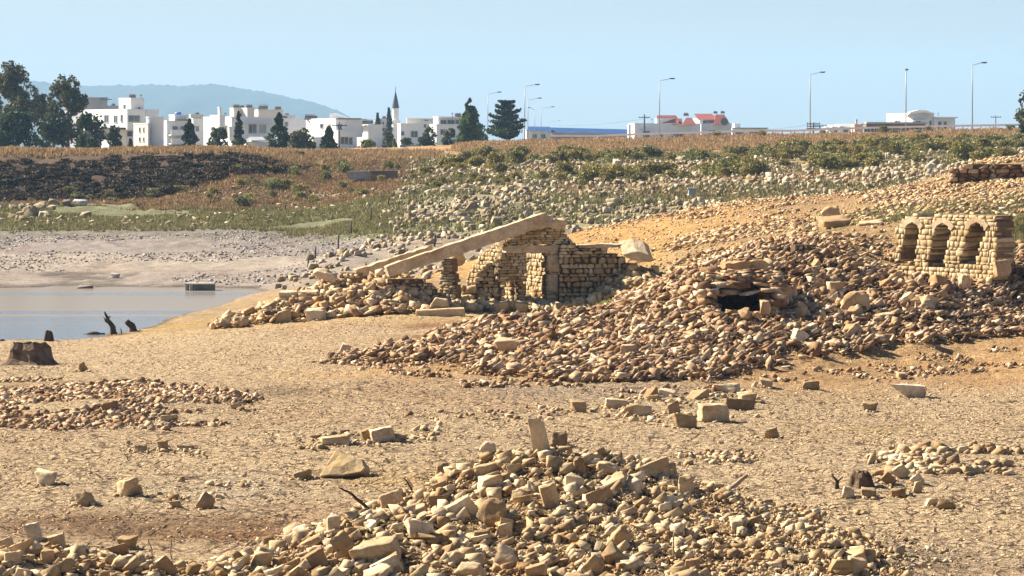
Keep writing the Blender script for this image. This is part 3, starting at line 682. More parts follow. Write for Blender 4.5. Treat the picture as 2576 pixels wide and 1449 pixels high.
BIG = [
 (1331,1379,1056,1146,'block','tall upright stone standing on the crest of the near mound',.6,(0,-.14)),
 (1385,1428,1090,1126,'round','rough brown clod just right of the upright stone',.8,(0,0)),
 (1362,1407,1222,1286,'brick','squared pale stone tilted on end in the middle of the near mound',.6,(0,-.22)),
 (1416,1470,1199,1237,'block','long tan stone leaning down to the right of the mound crest',.6,(0,.3)),
 (1499,1564,1170,1199,'round','smooth rounded stone on the right shoulder of the near mound',.6,(0,.08)),
 (1602,1690,1164,1210,'slab','cluster slab propped at the right end of the mound crest',.7,(0,-.35)),
 (1705,1746,1199,1246,'round','rounded grey boulder at the right side of the mound',.8,(0,0)),
 (1508,1543,1248,1273,'round','small smooth pale cobble below the mound crest',.7,(0,-.2)),
 (1549,1593,1270,1303,'round','rough rounded boulder with a flat top on the mound front',.8,(0,0)),
 (1468,1522,1399,1449,'block','pale stone leaning at the bottom edge right of centre',.7,(0,.4)),
 (1723,1761,1403,1443,'block','pale pointed stone in the dirt at the lower right mound foot',.7,(0,.1)),
 (1443,1477,1155,1197,'round','knobbly stone on the crest right of the upright stone',.8,(0,0)),
 (1203,1262,1197,1238,'block','bright angular block near the top left of the mound',.8,(0,-.1)),
 (1189,1268,1172,1198,'slab','long pale slab lying above the bright angular block',.6,(0,-.1)),
 (1198,1282,1261,1326,'round','largest rounded boulder in the middle of the near mound',.8,(0,.1)),
 (956,1015,1243,1287,'slab','elongated pale stone sloping on the left mound flank',.6,(0,-.45)),
 (1075,1130,1250,1276,'slab','flat pale slab at the centre left of the mound',.7,(0,-.1)),
 (1124,1198,1261,1306,'brick','shaded oblong block leaning against the largest boulder',.5,(0,-.4)),
 (1013,1098,1315,1360,'block','broad faceted stone with a shadow across it on the left flank',.8,(0,.1)),
 (838,893,1344,1410,'slab','steeply tilted pale slab on the lower left flank',.7,(0,-.75)),
 (880,1010,1368,1428,'block','largest slab of the mound with a shaded front at lower left',.7,(0,-.25)),
 (930,1010,1403,1452,'block','wide flat topped stone at the bottom edge below the largest slab',.7,(0,-.1)),
 (756,820,1385,1434,'block','wedge shaped stone with a dark right side at lower left',.7,(0,-.2)),
 (820,858,1297,1345,'block','upright dark fronted stone on the left flank of the mound',.6,(0,.1)),
 (1248,1291,1320,1363,'block','angular boulder in the lower middle of the mound',.8,(0,0)),
 (1190,1230,1330,1372,'block','angular boulder left of another in the lower middle',.8,(0,.2)),
 (1097,1131,1164,1204,'block','pinkish block near the upper left mound edge',.8,(0,-.2)),
 (1286,1332,1236,1268,'round','lumpy tan stone at the mound centre',.8,(0,0)),
 (1205,1250,1115,1145,'round','brown lump on the ridge left of the upright stone',.8,(0,0)),
 (631,680,1388,1434,'block','dark sided block at the lower left edge of the mound',.9,(0,.2)),
 (392,437,1409,1450,'slab','pale stone sloping at the bottom edge left of the mound',.7,(0,-.6)),
 (64,104,1320,1366,'block','bright pointed stone in the bottom left corner pile',.8,(0,-.3)),
 (26,92,1366,1403,'slab','long pale slab in the bottom left corner pile',.6,(0,-.3)),
 (0,36,1358,1395,'slab','grey white stone at the left edge of the corner pile',.6,(0,-.4)),
 (124,163,1348,1380,'brick','tan block at the right of the corner pile',.7,(0,-.2)),
 (100,138,1383,1415,'block','half buried brown stone in the corner pile',.8,(0,.1)),
 (294,343,1354,1382,'block','upper of two stones left of the mound foot',.7,(0,0)),
 (269,322,1374,1399,'slab','lower of two stones left of the mound foot',.7,(0,-.2)),
 (10,55,1393,1425,'slab','flat pale stone at the bottom left edge',.7,(0,-.1)),
 (85,143,1182,1221,'block','lone angular stone on bare mud at far left',.8,(0,0)),
 (188,235,1241,1275,'block','small dark sided stone below the lone angular stone',.8,(0,-.2)),
 (290,354,1209,1252,'slab','low stone with a dark hollow on its right on the left mud',.8,(0,-.25)),
 (493,540,1243,1284,'block','broken pale stone with a dark back on the left mud',.8,(0,.3)),
 (425,456,1262,1281,'slab','flat small slab beside the broken pale stone',.7,(0,-.1)),
 (256,299,1016,1042,'slab','bright slanted stone at the front of the left rubble patch',.7,(0,-.4)),
 (580,608,1013,1032,'block','dark cube like stone at the right end of the left rubble patch',.9,(0,0)),
 (192,218,917,936,'slab','slanted stone with a black shadow behind the left rubble patch',.7,(0,-.3)),
 (403,448,1047,1062,'slab','flat stone just in front of the left rubble patch',.7,(0,0)),
 (335,368,1122,1139,'slab','left stone of a loose row on the left mud',.7,(0,-.1)),
 (397,423,1113,1137,'block','middle stone of a loose row on the left mud',.7,(0,-.2)),
 (440,482,1122,1134,'slab','thin right stone of a loose row on the left mud',.7,(0,0)),
 (738,785,1186,1207,'slab','dark fronted small slab left of the half buried masonry',.7,(0,-.2)),
 (810,881,1095,1122,'block','pale block with a dark underside behind the half buried masonry',.6,(0,.1)),
 (906,955,1080,1112,'block','left block of the leaning pair on the mid mud',.6,(0,-.2)),
 (930,994,1078,1113,'brick','right block of the leaning pair on the mid mud',.6,(0,-.35)),
 (980,1025,1095,1112,'slab','flat bright white slab right of the leaning pair',.8,(0,0)),
 (1028,1064,1098,1108,'slab','thin white slab at the right of the flat bright slab',.8,(0,0)),
 (1436,1475,1007,1038,'block','lone pale rounded block on the mud in the centre',.8,(0,-.1)),
 (1520,1576,1008,1031,'brick','pale squared block behind the column like block',.6,(0,0)),
 (1560,1643,1020,1050,'round','long column like block lying on the mud',.4,(0,-.08)),
 (1675,1716,1017,1044,'slab','dark fronted tilted slab between the long blocks',.6,(0,-.4)),
 (1687,1760,1044,1078,'block','low bright stone with a ragged front before the squared block',.7,(0,.05)),
 (1819,1897,1008,1034,'brick','pale flat block to the right of the large squared block',.6,(0,.05)),
 (1858,1904,990,1016,'block','pale stone perched behind the flat pale block',.7,(0,-.1)),
 (1607,1658,981,1006,'slab','pale slanted stone at the back of the block group',.7,(0,-.3)),
 (1657,1703,983,1000,'block','ragged pale stone right of the slanted one at the back',.7,(0,.1)),
 (1717,1783,986,1006,'slab','dark sided low stone behind the block group',.6,(0,-.15)),
 (1788,1862,969,990,'slab','farthest pale slab of the block group',.6,(0,-.1)),
 (1630,1658,997,1010,'slab','small bright chip before the slanted stone',.7,(0,-.1)),
 (1910,1945,955,976,'block','pinkish stone alone right of the farthest slab',.7,(0,0)),
 (2018,2062,962,983,'block','bright low stone with a dark left side on the right mud',.7,(0,0)),
 (2169,2208,1015,1037,'block','small dark fronted stone on the right mud',.8,(0,0)),
 (1920,1960,1081,1104,'slab','grey pale block lying diagonally on the right mud',.6,(0,-.35)),
 (2255,2285,940,955,'block','small brown pyramid stone at upper right of the mud',.8,(0,0)),
 (2238,2334,970,1002,'slab','large grey flat boulder on the right mud',.6,(0,.12)),
 (2116,2151,1226,1255,'block','left stone of the row before the right stump',.8,(0,0)),
 (2165,2206,1232,1255,'block','middle stone of the row before the right stump',.8,(0,.1)),
 (2243,2280,1230,1253,'block','right stone of the row before the right stump',.8,(0,-.1)),
 (2357,2405,1257,1282,'block','bright stone at the front right of the stump cluster',.7,(0,.15)),
 (2330,2358,1255,1277,'block','small pale stone beside the bright front right stone',.7,(0,.2)),
 (2250,2285,1172,1203,'brick','striped slab standing tilted right of the stump',.5,(0,-.75)),
 (2222,2250,1192,1222,'brick','smaller striped slab leaning beside the stump',.5,(0,-.9)),
 (2292,2322,1198,1220,'brick','pale slab leaning before the tilted striped slab',.5,(0,-.6)),
 (2298,2320,1212,1243,'block','brown upright chip in front of the stump cluster',.6,(0,.1)),
 (2089,2140,1410,1450,'block','grey stone with a shadowed notch at the bottom right',.7,(0,.2)),
 (2128,2182,1408,1450,'block','pale pointed stone at the bottom right of the mound',.7,(0,.3)),
 (2095,2135,1385,1405,'slab','flat tan stone above the bottom right pair',.7,(0,-.3)),
]
for x0, x1, y0, y1, kind, label, dep, tilt in BIG:
    stone(x0, x1, y0, y1, kind, label, depth=dep, tilt=tilt, name=('boulder' if kind == 'round' else 'stone'), cat=('boulder' if kind == 'round' else 'stone'))
stone(1757, 1836, 1018, 1062, 'brick', 'large squared building block with a dark stained foot on the mud', name='building_block', cat='building block', depth=.6, yaw=.25, seed=3)
# random individuals on the mound and heaps
def scatter_stones(n, zone, smin, smax, kinds, mat, seed, label, group, name='rubble_stone', cat='rubble stone', tilt=.5, flat=.5, sink=.2, pw=1.5, own=False):
    rs = np.random.RandomState(seed); Q = sample_zone(rs, n, zone)
    for i, (px, Y) in enumerate(Q):
        L = smin+(smax-smin)*rs.rand()**pw; kd = kinds[rs.randint(len(kinds))]
        o = obj(name, det_mesh(kd, rs.randint(10), mat))
        sz = (L, L*rs.uniform(.5, .9), L*rs.uniform(flat*.7, flat*1.4)); o.scale = sz
        t = abs(rs.normal(0, tilt)); a = rs.uniform(0, 6.28)
        o.rotation_euler = (t*math.cos(a), t*math.sin(a), rs.uniform(0, 6.28)) if rs.rand() < .4 else (rs.normal(0, .25), -abs(rs.normal(.4, .25)), rs.normal(0, .4))
        o.location = (wx(px, Y), Y, float(hpx(px, Y))+sz[2]*(.5-sink)+.04)
        tag(o, label, cat, group)
scatter_stones(48, [(620,38),(640,42.5),(1000,45.5),(1250,49),(1250,38)], .18, .55, ('block', 'slab', 'slab', 'shard'), 'fg_stone', 41, 'angular pale stone lying loose on the left flank of the nearest rubble mound', 'stones on the left flank of the near mound', flat=.38, pw=2.2)
scatter_stones(60, [(1250,38),(1250,49),(1550,49.5),(1700,38)], .14, .45, ('block', 'slab', 'shard'), 'fg_stone', 42, 'angular pale stone lying loose in the middle of the nearest rubble mound', 'stones in the middle of the near mound', pw=2.2)
scatter_stones(34, [(1650,38),(1550,49),(1900,46.5),(2250,41.5),(2250,38)], .12, .34, ('block', 'slab', 'shard'), 'fg_stone', 43, 'smaller tan stone half sunk in the right flank of the nearest rubble mound', 'stones on the right flank of the near mound')
scatter_stones(24, [(-150,38.5),(-100,42.3),(300,42.3),(600,41.3),(600,38.5)], .16, .36, ('block', 'slab'), 'fg_stone', 44, 'pale stone in the low pile along the bottom left edge', 'stones of the bottom left pile')
scatter_stones(80, [(1250,77),(1300,90),(1700,98),(2100,97),(2400,92),(2400,88),(1950,82),(1700,76)], .25, .62, ('slab', 'shard', 'shard', 'block'), 'slate', 45, 'larger slate slab among the splinters of the long collapsed heap', 'larger slabs of the long collapsed heap', flat=.3, tilt=.6)
scatter_stones(50, [(1950,84),(1950,94),(2150,95),(2440,91),(2420,88.5)], .28, .65, ('block', 'slab', 'block'), 'hill_stone', 46, 'rounded tan block on the right end of the long collapsed heap', 'blocks at the right end of the long heap', flat=.65, tilt=.5)

# ------------------------------------------------------------------ masonry walls
def masonry(name, parent, p0, p1, thick, zbase, ztop, poly, holes, kinds, mat, core_mat, hr=(.10, .2), wr=(.15, .4), seed=0, gap=.94, inset=.05, cor=True, lean=0.0, flush=1.0):
    """stones laid in courses between ground points p0 and p1 (x, y) (front face);
    poly / holes give the outline the wall has, seen square on to the ground in picture units"""
    rs = np.random.RandomState(seed); p0 = np.array(p0, float); p1 = np.array(p1, float)
    L = np.linalg.norm(p1-p0); d = (p1-p0)/L; nb = np.array([-d[1], d[0]])       # nb points away from the viewer
    if nb[1] < 0: nb = -nb
    def ok(u, v):
        x, y = p0+d*u; px, py = pxof(x, y), pyof(v, y)
        if not inpoly(np.array([px]), np.array([py]), poly)[0]: return False
        return not any(inpoly(np.array([px]), np.array([py]), h)[0] for h in holes)
    pos = []; size = []; core = MB()
    v = zbase; yaw = math.atan2(d[1], d[0])
    while v < ztop:
        h = rs.uniform(*hr); u = -rs.uniform(0, wr[0])
        while u < L:
            w = rs.uniform(*wr)*(1.0 if h < (hr[0]+hr[1])/2 else .85)
            cu, cv = u+w/2, v+h/2
            if ok(cu, cv):
                a, bb = u, u+w
                # shrink the stone to stop at openings and edges
                while a < cu and not ok(a+.01, cv): a += .02
                while bb > cu and not ok(bb-.01, cv): bb -= .02
                w2 = max(bb-a, .05); cu = (a+bb)/2
                j = rs.uniform(-.035, .035)
                q = p0+d*cu+nb*(thick/2+j*flush)
                pos.append((q[0]+lean*(cv-zbase), q[1], cv)); size.append((w2*gap*rs.uniform(.96, 1.1), thick*(1+rs.uniform(-.01, .08)*flush), h*gap*rs.uniform(.98, 1.16)))
                if cor:
                    A = p0+d*(a-.0)+nb*inset; B = p0+d*bb+nb*inset; e = nb*(thick-2*inset)
                    sx = lean*(cv-zbase)
                    core.prism([(A[0]+sx, A[1], v-.01), (B[0]+sx, B[1], v-.01), (B[0]+e[0]+sx, B[1]+e[1], v-.01), (A[0]+e[0]+sx, A[1]+e[1], v-.01)], (0, 0, h+.02))
            u += w
        v += h
    n = len(pos); pos = np.array(pos); size = np.array(size)
    R = rotm(np.full(n, yaw)+rs.normal(0, .05*flush, n), rs.normal(0, .04, n), np.full(n, math.pi/2+yaw))
    me = merge(name, [x for k in kinds for x in VAR[k]], pos, size, R, mat, rs=rs)
    if cor:
        cm = core.mesh('c', M[core_mat])
        bm = bmesh.new(); bm.from_mesh(me); k = len(bm.faces); bm.from_mesh(cm); bm.faces.ensure_lookup_table()
        for f in bm.faces[k:]: f.material_index = 1
        bm.to_mesh(me); bm.free(); me.materials.append(M[core_mat])
    return obj(name, me, parent)

def rough_bar(name, a, b, w, h, mat, parent=None, seed=0, rough=.02, seg=24, up=(0, 0, 1), taper=(1, 1)):
    """a long squared stone from a to b, edges worn"""
    a = Vector(a); b = Vector(b); d = (b-a).normalized(); s = d.cross(Vector(up)).normalized(); u = s.cross(d)
    bm = bmesh.new(); rings = []
    prof = []
    for (sx, sz) in ((-1, -1), (1, -1), (1, 1), (-1, 1)):
        nx = {(-1, -1): (1, -1), (1, -1): (1, 1), (1, 1): (-1, 1), (-1, 1): (-1, -1)}[(sx, sz)]
        prof.append((sx*.5, sz*.5)); prof.append(((sx+nx[0])*.25, (sz+nx[1])*.25))
    for i in range(seg+1):
        t = i/seg; c = a.lerp(b, t); k = taper[0]*(1-t)+taper[1]*t
        e = .9 if i in (0, seg) else 1.0
        ring = []
        for (x, z) in prof:
            p = c+s*(x*w*e)+u*(z*h*e*k)
            nn = mnoise.noise(p*3+Vector((seed*7, 0, 0)))*rough*1.6+mnoise.noise(p*7+Vector((seed, 3, 0)))*rough
            p += (s*x+u*z)*nn*2.2
            ring.append(bm.verts.new(p))
        rings.append(ring)
    n = len(prof)
    for i in range(seg):
        for k in range(n): bm.faces.new((rings[i][k], rings[i][(k+1) % n], rings[i+1][(k+1) % n], rings[i+1][k]))
    bm.faces.new(rings[0][::-1]); bm.faces.new(rings[-1])
    bmesh.ops.recalc_face_normals(bm, faces=bm.faces)
    me = bpy.data.meshes.new(name); bm.to_mesh(me); bm.free(); me.materials.append(M[mat])
    return obj(name, me, parent)

# --- the ruined house
YR = 105.0
def rx_(px, Y=YR): return (wx(px, Y), Y)
ruin = empty('ruined_house', (0, 0, 0))
ruin.location = (0, 0, 0)
tag(ruin, 'roofless stone house ruin with a tall doorway and a small opening', 'ruin')
door = [(1325,634),(1374,637),(1375,765),(1325,765)]
niche = [(1275,710),(1304,710),(1305,768),(1275,768)]
face = [(1255,790),(1262,720),(1245,690),(1262,640),(1265,612),(1279,598),(1305,586),(1316,571),(1340,566),(1375,566),(1412,578),(1432,598),(1448,606),(1448,625),(1415,640),(1418,790)]
masonry('front_wall', ruin, rx_(1180, 104.35), rx_(1460, 105.6), .55, wz(790, YR), wz(560, YR), face, [door, niche, [(1268,615),(1409,615),(1409,637),(1268,637)]], ('ashlar', 'field'), 'wall_stone', 'mortar', (.06, .13), (.14, .46), seed=5)
masonry('dry_stone_wall', ruin, rx_(1405, 105.0), rx_(1600, 105.6), .6, wz(795, YR), wz(600, YR), [(1408,795),(1408,616),(1440,610),(1452,622),(1490,626),(1520,622),(1548,640),(1572,648),(1600,676),(1598,720),(1575,760),(1570,795)], [], ('field', 'field', 'round'), 'wall_stone', 'mortar_dark', (.09, .24), (.14, .42), seed=6, gap=.95, inset=.14)
masonry('broken_wall', ruin, rx_(1140, 105.2), rx_(1262, 104.9), .55, wz(795, YR), wz(590, YR), [(1140,795),(1165,745),(1190,720),(1195,690),(1222,665),(1250,650),(1262,640),(1262,795)], [], ('field', 'field', 'round'), 'wall_stone', 'mortar_dark', (.08, .22), (.14, .4), seed=7, inset=.14)
masonry('side_wall', ruin, rx_(1172, 108.2), rx_(1282, 105.7), .5, wz(770, 107), wz(560, 107), [(1165,770),(1175,690),(1200,650),(1225,625),(1262,602),(1290,592),(1290,770)], [], ('field', 'ashlar'), 'arch_stone', 'mortar', (.09, .2), (.14, .34), seed=8)
masonry('back_wall', ruin, rx_(1240, 112.5), rx_(1420, 107.5), .5, wz(800, 110), wz(625, 110), [(1240,800),(1240,625),(1420,628),(1420,800)], [], ('field', 'ashlar'), 'arch_stone', 'mortar', (.10, .2), (.14, .36), seed=9)
rough_bar('lintel', at(1268, 626, YR-.0), at(1409, 626, YR+.62), .60, .28, 'beam', ruin, 2, .02)
for (x0, x1, y0, y1, s_) in ((1376, 1412, 640, 686, 1), (1377, 1408, 688, 740, 2), (1375, 1406, 742, 772, 3)):
    w = wx(x1, YR)-wx(x0, YR); h = wz(y0, YR)-wz(y1, YR)
    o = obj('jamb_stone', det_mesh('brick', s_, 'beam'), ruin); o.scale = (w, .58, h); o.rotation_euler.z = .30; o.location = ((wx(x0, YR)+wx(x1, YR))/2-.06, YR+.50, (wz(y0, YR)+wz(y1, YR))/2)
masonry('pillar', ruin, rx_(1106, 103.9), rx_(1144, 103.6), .5, wz(790, 103.7), wz(652, 103.7), [(1103,790),(1106,700),(1111,652),(1134,652),(1137,694),(1143,696),(1146,790)], [], ('ashlar', 'field'), 'wall_stone', 'mortar', (.07, .14), (.2, .5), seed=10)
# beams
tag(rough_bar('stone_beam', at(972, 683, 103.4), at(1374, 550, 104.9), .46, .50, 'beam', seed=4, rough=.020, seg=44, taper=(.8, 1.0)), 'long pale stone beam slanting up to the peak of the ruin', 'beam')
tag(rough_bar('stone_beam', at(893, 690, 105.2), at(1085, 628, 106.6), .3, .33, 'beam', seed=5, rough=.03, seg=40), 'shorter dark fronted beam lying behind the long slanting one', 'beam')
tag(rough_bar('stone_beam', at(1378, 556, 104.9), at(1420, 568, 104.7), .45, .36, 'beam', seed=6, rough=.05, seg=8), 'short broken beam end perched right of the peak', 'beam')
tag(rough_bar('stone_slab', at(1452, 619, 105.6), at(1582, 617, 105.9), .8, .12, 'beam', seed=7, rough=.02, seg=20), 'thin flat slab capping the dry stone wall', 'slab')
def wedge(name, pts, Y, depth, mat, label, cat='slab', back=(0, 0), lean=0.0):
    """a faceted block from an outline at its own distance and real thickness"""
    mb = MB(); P = [at(x, y, Y) for x, y in pts]; zl = min(p.z for p in P)
    P = [p+Vector((0, (p.z-zl)*lean, 0)) for p in P]
    mb.prism(P, (back[0], depth, back[1])); o = mb.build(name, M[mat])
    bm = bmesh.new(); bm.from_mesh(o.data)
    bmesh.ops.bevel(bm, geom=list(bm.edges), offset=.025, segments=1, affect='EDGES')
    bmesh.ops.triangulate(bm, faces=bm.faces); bmesh.ops.subdivide_edges(bm, edges=[e for e in bm.edges if e.calc_length() > .2], cuts=2, use_grid_fill=True)
    for v in bm.verts: v.co += Vector((mnoise.noise(v.co*4), mnoise.noise(v.co*4+Vector((9, 0, 0))), mnoise.noise(v.co*4+Vector((0, 9, 0)))))*.035
    bm.to_mesh(o.data); bm.free()
    return tag(o, label, cat)
wedge('stone_slab', [(1566,640),(1590,655),(1638,660),(1643,652),(1630,640),(1600,632)], 104.6, 1.3, 'beam', 'big tilted slab with a bright top at the right end of the ruin', back=(-.1, .42))
wedge('fallen_masonry', [(1046,812),(1168,806),(1168,775),(1046,781)], 100.6, .55, 'arch_stone', 'long fallen piece of masonry lying before the pillar', 'masonry')
wedge('stone', [(1078,772),(1130,772),(1124,753),(1095,750)], 101.6, .4, 'beam', 'trapezoid stone resting behind the long fallen masonry', 'stone')
wedge('stone_slab', [(786,688),(800,700),(842,712),(846,703),(820,686),(795,683)], 105.2, .7, 'beam', 'tilted slab propped over a hollow left of the beams', back=(0, .12))
wedge('building_block', [(700,760),(748,757),(748,735),(702,736)], 103.3, .5, 'beam', 'dark fronted block at the upper left of the ruin rubble', 'building block', back=(0, .05))
wedge('building_block', [(752,755),(800,753),(800,733),(752,735)], 103.3, .5, 'beam', 'second dark fronted block, right of its like in the ruin rubble', 'building block', back=(0, .05))
wedge('half_buried_masonry', [(800,1197),(838,1140),(855,1146),(910,1163),(918,1180),(905,1190),(860,1196)], 53.2, .35, 'arch_stone', 'half buried triangular piece of pale masonry on the mid mud', 'masonry', back=(.1, -.15), lean=1.6)
for args in ((768,820,776,826,'block','largest boulder at the foot of the ruin rubble',101.0), (692,734,779,821,'block','second boulder left of the largest at the ruin foot',101.2), (560,600,786,822,'round','leftmost boulder of the ruin rubble',102.0),
             (1131,1170,634,664,'round','pale stone wedged under the long slanting beam',104.9), (1133,1150,664,690,'block','small stone below the one wedged under the beam',104.9),
             (1242,1281,760,784,'block','left foot stone before the small opening',102.8), (1290,1333,761,784,'block','middle foot stone before the doorway',102.7), (1400,1437,763,784,'brick','right foot stone before the doorway',102.9),
             (1500,1540,745,768,'round','rounded stone leaning at the foot of the dry stone wall',103.8), (1445,1475,752,770,'block','pale stone at the foot of the dry stone wall',103.6)):
    stone(*args[:6], mat='wall_stone', name='boulder', cat='boulder', Y=args[6], depth=.7)
# small masonry pier and stacks in the rubble
for nm, a, bq, th, poly, sd, lab, kd, cm in (
    ('stone_pier', rx_(843, 105.6), rx_(903, 104.9), .6, [(843,735),(850,682),(902,684),(902,735)], 21, 'small lit masonry pier between the short beam and the tilted slab', ('brick', 'block'), 'mortar'),
    ('stone_stack', rx_(660, 101.4), rx_(704, 101.2), .5, [(658,822),(664,784),(704,786),(704,822)], 22, 'dark stack of thin slates at the front of the ruin rubble', ('slab',), 'mortar_dark'),
    ('dry_stone_wall', rx_(925, 103.4), rx_(1104, 103.7), .5, [(925,785),(950,735),(985,700),(1040,698),(1085,712),(1104,740),(1104,785)], 23, 'low dry stone wall under the slanting beam left of the pillar', ('round', 'brick'), 'mortar_dark'),
    ('stone_stack', rx_(2002, 95.0), rx_(2054, 95.2), .5, [(2001,650),(2003,617),(2054,619),(2054,650)], 24, 'upright row of blocks on the highest ridge of the long heap', ('block',), 'mortar_dark')):
    t = nm == 'stone_stack'
    o = masonry(nm, None, a, bq, th, wz(825, a[1]), wz(600, a[1]), poly, [], kd, 'wall_stone', cm, (.06, .11) if sd == 22 else (.10, .22), (.15, .4), seed=sd)
    tag(o, lab, {'stone_pier': 'pier', 'stone_stack': 'stone stack', 'dry_stone_wall': 'dry stone wall'}[nm])

# --- the wall with three pointed openings
wr_end = np.array([wx(2508, 93.4), 93.4]); dirw = np.array([-.6, .8]); wl_end = wr_end+dirw*6.3
def parch(x0, x1, ya, ys, yb, sh):
    c = (x0+x1)/2
    return [(x0, ys), ((x0*2+c)/3, ys-(ys-ya)*.6), (c, ya), ((x1*2+c)/3, ys-(ys-ya)*.6), (x1, ys), (x1-sh, yb), (x0-sh-3, yb)]
holes = [parch(2279,2312,558,578,668,16), parch(2354,2389,560,580,670,18), parch(2440,2475,558,578,670,26)]
arch = empty('arched_wall', (0, 0, 0)); tag(arch, 'sunlit mortared wall with three pointed window openings in a row', 'wall')
masonry('wall', arch, tuple(wl_end), tuple(wr_end), .82, wz(735, 93.4), wz(536, 97)+.1, [(2228,760),(2236,700),(2262,668),(2243,640),(2256,612),(2246,588),(2262,566),(2268,545),(2300,541),(2345,545),(2352,538),(2430,540),(2440,536),(2508,539),(2512,600),(2500,680),(2492,760)], holes, ('ashlar', 'field'), 'arch_stone', 'mortar', (.06, .21), (.10, .44), seed=31, inset=.03, gap=1.04, flush=.3)  # darker mortar core also paints shade onto the opening jambs
for i, hpoly in enumerate(holes):       # smooth plastered arch heads
    c = sum(p[0] for p in hpoly[:5])/5
    u = ((c-1288)/F*1.0)
    # intersect with the wall plane: p = wr_end + dirw*t
    t = (wr_end[0]-u*wr_end[1])/(u*dirw[1]-dirw[0]); q = wr_end+dirw*t; k = q[1]/F
    hw = (hpoly[4][0]-hpoly[0][0])/2*k/.6; zs = wz(hpoly[0][1], q[1]); za = wz(hpoly[2][1], q[1]); mb = MB()
    nb = np.array([.8, .6])
    prof = [(-1, 0), (-.67, .6), (0, 1), (.67, .6), (1, 0)]
    for j in range(4):
        (a0, b0), (a1, b1) = prof[j], prof[j+1]
        pts = [(a0*hw, zs+b0*(za-zs)), (a1*hw, zs+b1*(za-zs)), (a1*hw*1.4, zs+b1*(za-zs)+.16), (a0*hw*1.4, zs+b0*(za-zs)+.16)]
        base = [(q[0]-dirw[0]*s_-nb[0]*.03, q[1]-dirw[1]*s_-nb[1]*.03, z_) for s_, z_ in pts]
        mb.prism(base, (nb[0]*.86, nb[1]*.86, 0))
    mb.build('arch_head', M['beam'], arch)
# --- ruined wall at the upper right
o = masonry('ruined_wall', None, rx_(2380, 127), rx_(2640, 126), .8, wz(480, 127), wz(405, 127), [(2380,480),(2384,420),(2480,417),(2530,412),(2600,418),(2640,425),(2640,455),(2560,456),(2520,462),(2460,474)], [], ('slab', 'brick'), 'slate', 'mortar_dark', (.08, .2), (.25, .7), seed=33, inset=.12)
tag(o, 'dark layered slate wall remnant high on the right hillside', 'ruined wall')

# --- overhanging slabs over the black hollow
rs = np.random.RandomState(5); ps = []; sz = []; yw = []
zc = hxy(cvx, cvy-1.9)
for i in range(110):
    t = i/109.0; lay = int(t*5); zz = wz(742-lay*8, 88.0)+.07; half = 1.35-.14*lay
    ps.append((cvx+rs.uniform(-half, half)+.1, cvy-.85+rs.uniform(0, 3.3), zz+rs.uniform(-.05, .05))); sz.append((rs.uniform(.4, .9), rs.uniform(.35, .8), rs.uniform(.07, .2))); yw.append(rs.uniform(-1.2, 1.2))
for i in range(260):
    ps.append((cvx+float(np.clip(rs.normal(0, .75), -1.3, 1.3)), cvy-.6+rs.uniform(0, 3.2), wz(704, 88.0)+rs.uniform(-.12, .12))); sz.append((rs.uniform(.12, .5), rs.uniform(.1, .35), rs.uniform(.06, .16))); yw.append(rs.uniform(0, 6))
for sx in (-1, 1):
    for i in range(80):
        ps.append((cvx+sx*rs.uniform(.80, 1.25), cvy+rs.uniform(-1.3, 2.6), zc-.1+rs.rand()*.85)); sz.append((rs.uniform(.25, .6), rs.uniform(.25, .7), rs.uniform(.1, .28))); yw.append(rs.uniform(-.9, .9))
for i in range(40): ps.append((cvx+rs.uniform(-.9, .9), cvy+2.2+rs.uniform(0, .4), zc+rs.rand()*1.0)); sz.append((.9, .5, .4)); yw.append(0)
ps = np.array(ps); sz = np.array(sz); n = len(ps)
me = merge('rock_overhang', VAR['shard']+VAR['block']+VAR['slab'][:5], ps, sz, rotm(np.array(yw), rs.normal(0, .13, n), rs.uniform(0, 6.28, n)), 'slate', rs=rs)
tag(obj('rock_overhang', me), 'ledge of layered red slates hanging over a black hollow', 'rock ledge')
tag(rough_bar('stone_slab', at(1818, 668, 89.2), at(1925, 664, 89.6), .6, .2, 'hill_stone', seed=12, rough=.05, seg=12), 'long block lying on top of the slate ledge', 'slab')
for a in ((1912,1940,756,785,'shard','upright stone at the right of the black hollow',86.4), (1858,1890,775,800,'round','pale stone at the lip of the black hollow',85.8), (2065,2115,520,545,'round','lone rounded boulder under the grass strip',111.5), (2060,2140,548,580,'block','big angular block below the lone rounded boulder',107.5),
          (2110,2190,735,790,'round','largest boulder on the right end of the long heap',89.5), (2160,2230,555,600,'block','stack of tan blocks left of the arched wall',106), (2500,2545,655,690,'shard','leaning striped slab at the foot of the arched wall end',93.0),
          (2410,2445,690,725,'round','rounded boulder under the third opening of the arched wall',92.4), (1240,1300,850,875,'block','brown upright block at the left tip of the long heap',80.5), (1560,1600,868,905,'brick','reddish standing slab in the front of the long heap',79.3)):
    stone(*a[:6], mat='hill_stone', name='boulder', cat='boulder', Y=a[6], depth=.8)

